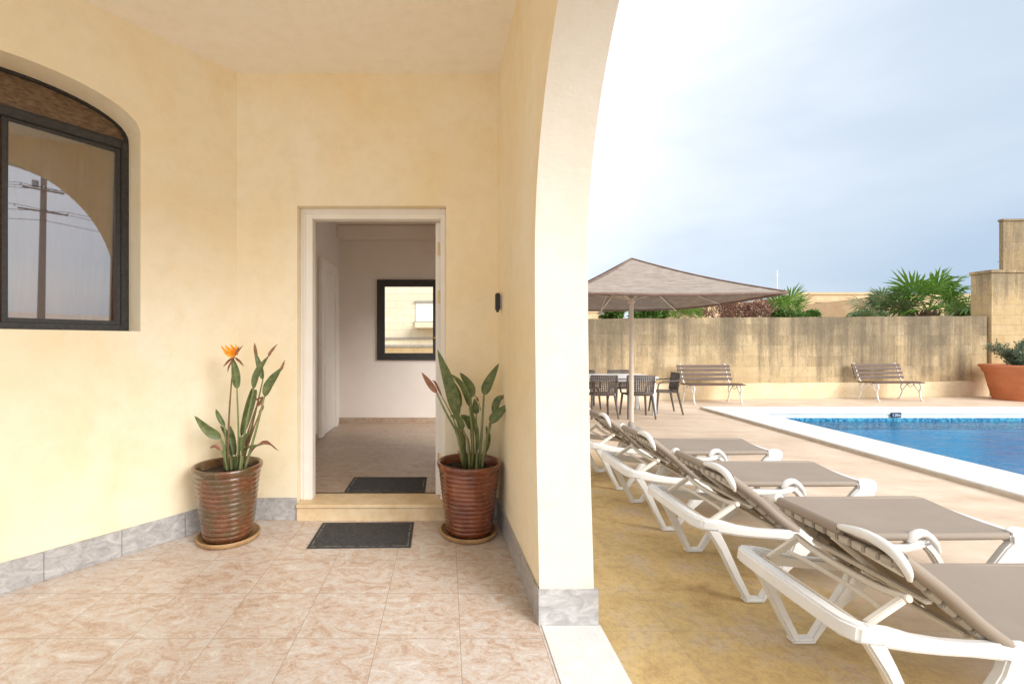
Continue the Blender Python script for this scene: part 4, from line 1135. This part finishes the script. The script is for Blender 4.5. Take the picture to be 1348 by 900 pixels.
# ------------------------------------------------------------------ garden wall, gatehouse, background
WY = lambda X: 11.05+(X-3.4)*.098
def wallmap(u, v, w): return (u, WY(u)+w, v)
gw = empty('garden_wall', (8, WY(8), 0), label='stained limestone garden wall behind the benches with pale plinth', cat='wall')
O = Vector((8, WY(8), 0))
rw_ = random.Random(3)
tops = []; X = 14.45; 
while X > 1.2:
    z = 2.0+(X-3.4)*.0125; tops.append((X, z+rw_.uniform(-.012, .012))); X -= rw_.uniform(.15, .35)
mb = MB(); mb.prism([[(1.2, .36), (14.45, .36)] + tops + [(1.2, 1.97)]], lambda u, v, w: Vector(wallmap(u, v, w))-O, .05, .30); mb.build('wall_face', M['garden_stone'], gw)
led = []; X = 14.45
while X > 1.2: led.append((X, .40+rw_.uniform(-.012, .012))); X -= rw_.uniform(.2, .6)
mb = MB(); mb.prism([[(1.2, -.05), (14.45, -.05)] + led + [(1.2, .4)]], lambda u, v, w: Vector(wallmap(u, v, w))-O, 0, .30-.003); mb.build('plinth', M['ledge'], gw, bevel=.01)

gh = empty('stone_building', (15.5, 13, 0), label='golden limestone building with taller block at the right edge', cat='building')
O2 = Vector((15.5, 13, 0))
def addb(name, mat, *b, bevel=.01):
    mb = MB()
    for q in b: mb.bb(*q)
    for v in mb.v: v -= O2
    return mb.build(name, mat, gh, bevel=bevel)
addb('wall', M['gate_stone'], (14.48, 22, 12.12, 12.60, 0, 3.27))
addb('coping', M['gate_stone'], (14.455, 22.05, 12.095, 12.62, 3.275, 3.36))
addb('tower', M['gate_stone'], (16.05, 22, 13.15, 13.25, 0, 4.92))
addb('coping', M['gate_stone'], (16.03, 22.05, 13.13, 13.27, 4.923, 4.99))

def far_house(px0, px1, ytop, Y, label, name='far_building', mat='far_stone', depth=6, extra=None):
    a = P(px0, ytop, Y); b = P(px1, ytop, Y)
    e = empty(name, ((a.x+b.x)/2, Y, 0), label=label, cat='building'); wdt = b.x-a.x
    MB().bb(-wdt/2, wdt/2, 0, depth, -.2, a.z).build('wall', M[mat], e)
    mb = MB(); mb.bb(-wdt/2-.08, wdt/2+.08, -.08, .25, a.z+.003, a.z+.18); mb.build('parapet', M[mat], e, bevel=.02)
    mb = MB()
    for k in range(max(2, int(wdt/3))):
        x = -wdt/2+1.2+k*3.0
        if x < wdt/2-1: mb.bb(x, x+.8, -.02, .05, a.z-1.6, a.z-.55)
    mb.build('window', M['brown_board'], e)
    return e
far_house(1052, 1150, 388, 34, 'low cream limestone building behind the garden wall left of the big palm')
far_house(925, 1003, 402, 30, 'low ochre building above the wall behind the reddish shrub')
far_house(1150, 1300, 391, 27, 'ochre limestone wall block behind the big fan palm')
far_house(600, 800, 412, 40, 'low cream building hidden behind the parasol')

def fan_leaf(mb_leaf, mb_st, base, dirn, L, rad, rnd, nseg=24, droop=.25, spread=R(125), petiole=None):
    dirn = Vector(dirn).normalized(); base = Vector(base)
    c = base + dirn*L
    c.z -= droop*L*.18
    mb_st.tube(interp([base, base+dirn*L*.5+Vector((0, 0, .03)), c], 6), [.014]*3+[.010]*4, 6)
    side = dirn.cross(Vector((0, 0, 1)))
    if side.length < .1: side = Vector((1, 0, 0))
    side.normalize(); up = side.cross(dirn).normalized()
    tilt = rnd.uniform(-.6, .6); side, up = side*math.cos(tilt)+up*math.sin(tilt), up*math.cos(tilt)-side*math.sin(tilt)
    for k in range(nseg):
        a = -spread+2*spread*k/(nseg-1)
        d = (dirn*math.cos(a)+side*math.sin(a)).normalized(); r_ = rad*(1-.25*abs(a)/spread)*rnd.uniform(.85, 1.1)
        q = d.cross(up).normalized(); w = rad*.040
        m_ = c+d*r_*.55+up*rad*.05*(1 if k % 2 else -1)*.4; t_ = c+d*r_ + Vector((0, 0, -droop*r_*rnd.uniform(.3, 1.1)))+d*0
        b0 = c+up*.0
        v = [b0, m_+q*w, m_-q*w, (m_*.45+t_*.55)+q*w*.5, (m_*.45+t_*.55)-q*w*.5, t_, m_+up*w*.6]
        mb_leaf.add(v, [(0, 1, 6), (0, 6, 2), (1, 3, 6), (6, 4, 2), (3, 5, 4), (6, 3, 4)])
def fan_palm(px, py, Y, size, n, label, mat='palm', seed=1, up=.5, dirs=None):
    rnd = random.Random(seed); b = P(px, py, Y); e = empty('fan_palm', (b.x, b.y, 0), label=label, cat='palm tree', group='fan palms beyond the garden wall')
    mb = MB(); mb.tube([(0, 0, 0), (.03, 0, b.z*.5), (0, 0, b.z)], [.20*size, .17*size, .13*size], 12)
    for k in range(60):
        z = rnd.uniform(b.z*.5, b.z); a = rnd.uniform(0, 6.28); r_ = .15*size
        mb.bar((math.cos(a)*r_, math.sin(a)*r_, z-.06), (math.cos(a)*(r_+.07), math.sin(a)*(r_+.07), z+.10), .05, .012)
    mb.build('trunk', M['bark'], e)
    for k in range(n):
        if dirs and k < len(dirs): d = Vector(dirs[k])
        else:
            a = 2*math.pi*k/n*2.4+rnd.uniform(-.3, .3); el = rnd.uniform(up-.55, up+.9); d = Vector((math.cos(a)*math.cos(el), math.sin(a)*math.cos(el), math.sin(el)))
        m1 = MB(); m2 = MB()
        fan_leaf(m1, m2, (0, 0, b.z-.02), d, .55*size*rnd.uniform(.8, 1.2), .62*size*rnd.uniform(.85, 1.1), rnd, droop=rnd.uniform(.12, .4))
        lf = m1.build('frond', M[mat], e); m2.build('frond_stem', M['stem'], lf)
    return e
fan_palm(1222, 410, 14.2, 1.5, 11, 'big bright green fan palm rising above the wall left of the stone building', seed=2, up=.75,
         dirs=[(-.75, -.3, .75), (-.3, -.5, .95), (.35, -.5, .9), (.85, -.2, .75), (-.9, 0, .35), (1.0, .1, .45), (.05, -.3, 1), (-.5, .2, .95), (.6, .2, .9), (.9, -.5, .1), (-.8, -.6, .1)])
fan_palm(1168, 420, 14.6, 1.15, 11, 'dull green fan palm just left of the big bright one', mat='palm_dull', seed=8, up=.35)
fan_palm(1262, 424, 15.4, 1.0, 9, 'fan palm at the right of the big one, close to the stone building', mat='palm', seed=12, up=.55, dirs=[(.3, -.4, 1), (-.2, 0, 1), (.8, 0, .6)])
fan_palm(1030, 422, 16, 1.2, 9, 'small fan palm just left of the far cream building, under the antenna', seed=21, up=.5)
fan_palm(905, 424, 15, .9, 9, 'small fan palm behind the wall right of the parasol pole', seed=31, up=.35)
fan_palm(1140, 428, 13.6, .55, 7, 'low tuft of palm leaves at the wall top left of the dull palm', mat='palm_dull', seed=36, up=.5)

def bush(px0, px1, ytop, ybot, Y, n, mat, label, name='shrub', cat='shrub', lw=.035, ll=.12, seed=1, thick=.5, twig=False):
    a = P(px0, ybot, Y); b = P(px1, ytop, Y); cx = (a.x+b.x)/2; wd = (b.x-a.x)/2; z0 = a.z; hgt = b.z-a.z
    e = empty(name, (cx, Y, 0), label=label, cat=cat); rnd = random.Random(seed)
    lob = [(rnd.uniform(-.85, .85)*wd, rnd.uniform(-.5, .5)*thick, z0+hgt*rnd.uniform(.1, .7), rnd.uniform(.28, .5)*hgt) for _ in range(max(5, int(wd*5)))]
    def fn(r_):
        l = r_.choice(lob); d = Vector((r_.gauss(0, 1), r_.gauss(0, 1), r_.gauss(0, 1))).normalized(); p = Vector(l[:3]) + Vector((d.x*l[3]*1.3, d.y*l[3], d.z*l[3]))*r_.uniform(.6, 1.05)
        return p, d
    leafcloud(n, fn, lw, ll, seed=seed).build('foliage', M[mat], e)
    mb = MB()
    for l in lob: mb.tube(interp([(l[0]*.8, l[1]*.5, 0), (l[0]*.9, l[1], l[2]*.6), (l[0], l[1], l[2]+l[3]*.6)], 6), [.03, .028, .025, .02, .015, .01, .006], 6)
    mb.build('stems', M['bark'], e)
    return e
bush(770, 895, 402, 424, 13.0, 5200, 'hedge', 'bright green hedge above the wall under the parasol canopy', 'hedge', 'hedge', seed=3)
bush(946, 1020, 390, 426, 13.6, 2600, 'redshrub', 'dry reddish shrub above the wall right of the parasol canopy', seed=6, lw=.02, ll=.13)
bush(1020, 1092, 408, 426, 13.4, 1600, 'hedge', 'low green shrub above the wall below the far cream building', seed=9)
bush(1100, 1280, 412, 426, 13.8, 2600, 'palm_dull', 'low dull undergrowth at the wall top beneath the fan palms', seed=14, lw=.02)
an = empty('antenna', P(1023, 392, 32), label='thin antenna mast on the skyline above the small palm', cat='antenna')
mb = MB(); mb.tube([(0, 0, -2), (0, 0, 1.95)], .03, 6); mb.bar((-.12, 0, 1.6), (.12, 0, 1.6), .02, .02); mb.build('mast', M['white_board'], an)

# neighbour seen through the indoor window
nb = empty('neighbour_house', (-2.2, 17, 0), label='cream house with balcony seen through the indoor window', cat='house')
MB().bb(-6, 4.2, 0, 4, -.1, 7.5).build('wall', M['neighbour'], nb)
mb = MB(); mb.bb(-6, 4.3, -.06, 0, 1.55, 1.62); mb.build('ledge', M['concrete'], nb)
mb = MB(); mb.bb(1.05, 2.8, -.7, -.003, 1.95, 2.15); mb.build('balcony', M['neighbour'], nb, bevel=.02)
wn = MB().bb(1.05, 2.3, -.04, -.003, 2.2, 2.9).build('window', M['white_board'], nb)
MB().bb(1.0, 2.35, -.08, -.042, 2.9, 2.98).build('lintel', M['concrete'], wn); MB().bb(1.0, 2.35, -.08, -.042, 2.13, 2.22).build('sill', M['concrete'], wn)
yw = MB(); yw.bb(-5, 1.0, 0, .25, -.1, 1.30); o = yw.build('yard_wall', M['gate_stone']); o.location = (0, 12.5, 0); tag(o, 'low golden stone yard wall seen through the indoor window', 'wall')
cf2 = MB().bb(-5, 1.02, -.03, .28, 1.303, 1.36).build('coping', M['concrete'], o)

# utility pole reflected in the window pane
up = empty('utility_pole', (21.0, -6.6, 0), R(65), label='wooden utility pole with crossarms and wires, mirrored in the arched window', cat='utility pole')
mb = MB(); mb.tube([(0, 0, 0), (0, 0, 8.4)], [.16, .11], 12); mb.build('pole', M['concrete'], up, smooth=True, auto=50)
mb = MB()
for z, w in ((7.0, .75), (6.0, .9)): mb.box((0, .12, z), (w*2, .07, .07))
mb.build('crossarm', M['concrete'], up, bevel=.01)
mb = MB(); mb.lathe([(.0, 7.1), (.13, 7.1), (.13, 7.4), (.0, 7.4)], 12, (-.3, 0, 0)); mb.build('transformer', M['grey_metal'], up, smooth=True, auto=40)
mb = MB()
for z, xs in ((7.05, (-.8, 0, .8)), (6.05, (-1, .9))):
    for x in xs: mb.lathe([(.02, z), (.05, z+.02), (.03, z+.08), (.05, z+.1), (.0, z+.14)], 8, (x, .12, 0))
mb.build('insulators', M['white_board'], up)
mb = MB()
for z, xs in ((7.15, (-.8, 0, .8)), (6.15, (-1, .9)), (5.6, (0,))):
    for x in xs:
        for sg in (-1, 1):
            mb.tube([(x+sg*30*i/10*.98, .12+sg*6*i/10, z-1.6*(1-(1-i/10)**2)) for i in range(11)], .011, 5)
mb.build('wires', M['black_plastic'], up)

# ------------------------------------------------------------------ camera, light, world
cam = bpy.data.cameras.new('camera'); co = bpy.data.objects.new('camera', cam); COL.objects.link(co)
co.location = (0, 0, H); co.rotation_euler = (R(90), 0, 0)
cam.sensor_width = 36; cam.lens = 36*F/1348; cam.shift_x = (674-588)/1348; cam.shift_y = (451-450)/1348
cam.clip_start = .05; cam.clip_end = 1000
S.camera = co
sdir = Vector((.62, -.66, .54)).normalized()      # towards the sun
sun = bpy.data.lights.new('sun', 'SUN'); sun.energy = 2.3; sun.angle = R(38); sun.color = (1, .975, .945)
so = bpy.data.objects.new('sun', sun); COL.objects.link(so); so.rotation_euler = sdir.to_track_quat('Z', 'Y').to_euler()
w = bpy.data.worlds.new('World'); S.world = w; w.use_nodes = True; nt = w.node_tree
bg = nt.nodes['Background']; bg.inputs['Strength'].default_value = .125
sky = N(nt, 'ShaderNodeTexSky', sky_type='NISHITA'); sky.sun_disc = False
sky.sun_elevation = math.asin(sdir.z); sky.sun_rotation = math.atan2(sdir.x, sdir.y); sky.air_density = .8; sky.dust_density = 1.5
tc = N(nt, 'ShaderNodeTexCoord'); sp = N(nt, 'ShaderNodeSeparateXYZ'); nt.links.new(tc.outputs['Generated'], sp.inputs[0])
mp = N(nt, 'ShaderNodeMapping'); mp.inputs['Scale'].default_value = (1, 1, 3.0); nt.links.new(tc.outputs['Generated'], mp.inputs['Vector'])
nf = noise(nt, mp.outputs[0], 1.3, 5, .5, .3)
# thin overcast: dense and white ahead, thinner and bluer towards the right and the horizon
az = math_(nt, 'ARCTAN2', sp.outputs['X'], sp.outputs['Y'])
k = math_(nt, 'MULTIPLY', math_(nt, 'SUBTRACT', 1.0, math_(nt, 'ABSOLUTE', math_(nt, 'SUBTRACT', az, 1.0))), .80)
lowb = math_(nt, 'MULTIPLY', math_(nt, 'SUBTRACT', .35, sp.outputs['Z']), .95)
k = math_(nt, 'ADD', k, math_(nt, 'MAXIMUM', lowb, 0.))
k = math_(nt, 'ADD', k, math_(nt, 'MULTIPLY', math_(nt, 'SUBTRACT', nf, .5), .7))
cloud = ramp(nt, k, [(.24, (5.9, 5.9, 5.9)), (.46, (4.9, 5.15, 5.45)), (.68, (3.35, 3.8, 4.3)), (.95, (2.25, 2.85, 3.6))])
col = mix(nt, .88, sky.outputs['Color'], cloud)
nt.links.new(col, bg.inputs['Color'])
S.view_settings.view_transform = 'Standard'; S.view_settings.look = 'None'; S.view_settings.gamma = 1
S.view_settings.exposure = .84
S.render.engine = 'CYCLES'; S.cycles.max_bounces = 10; S.cycles.diffuse_bounces = 8; S.cycles.transparent_max_bounces = 12
S.cycles.use_denoising = True
S.render.resolution_x = 1024; S.render.resolution_y = 683
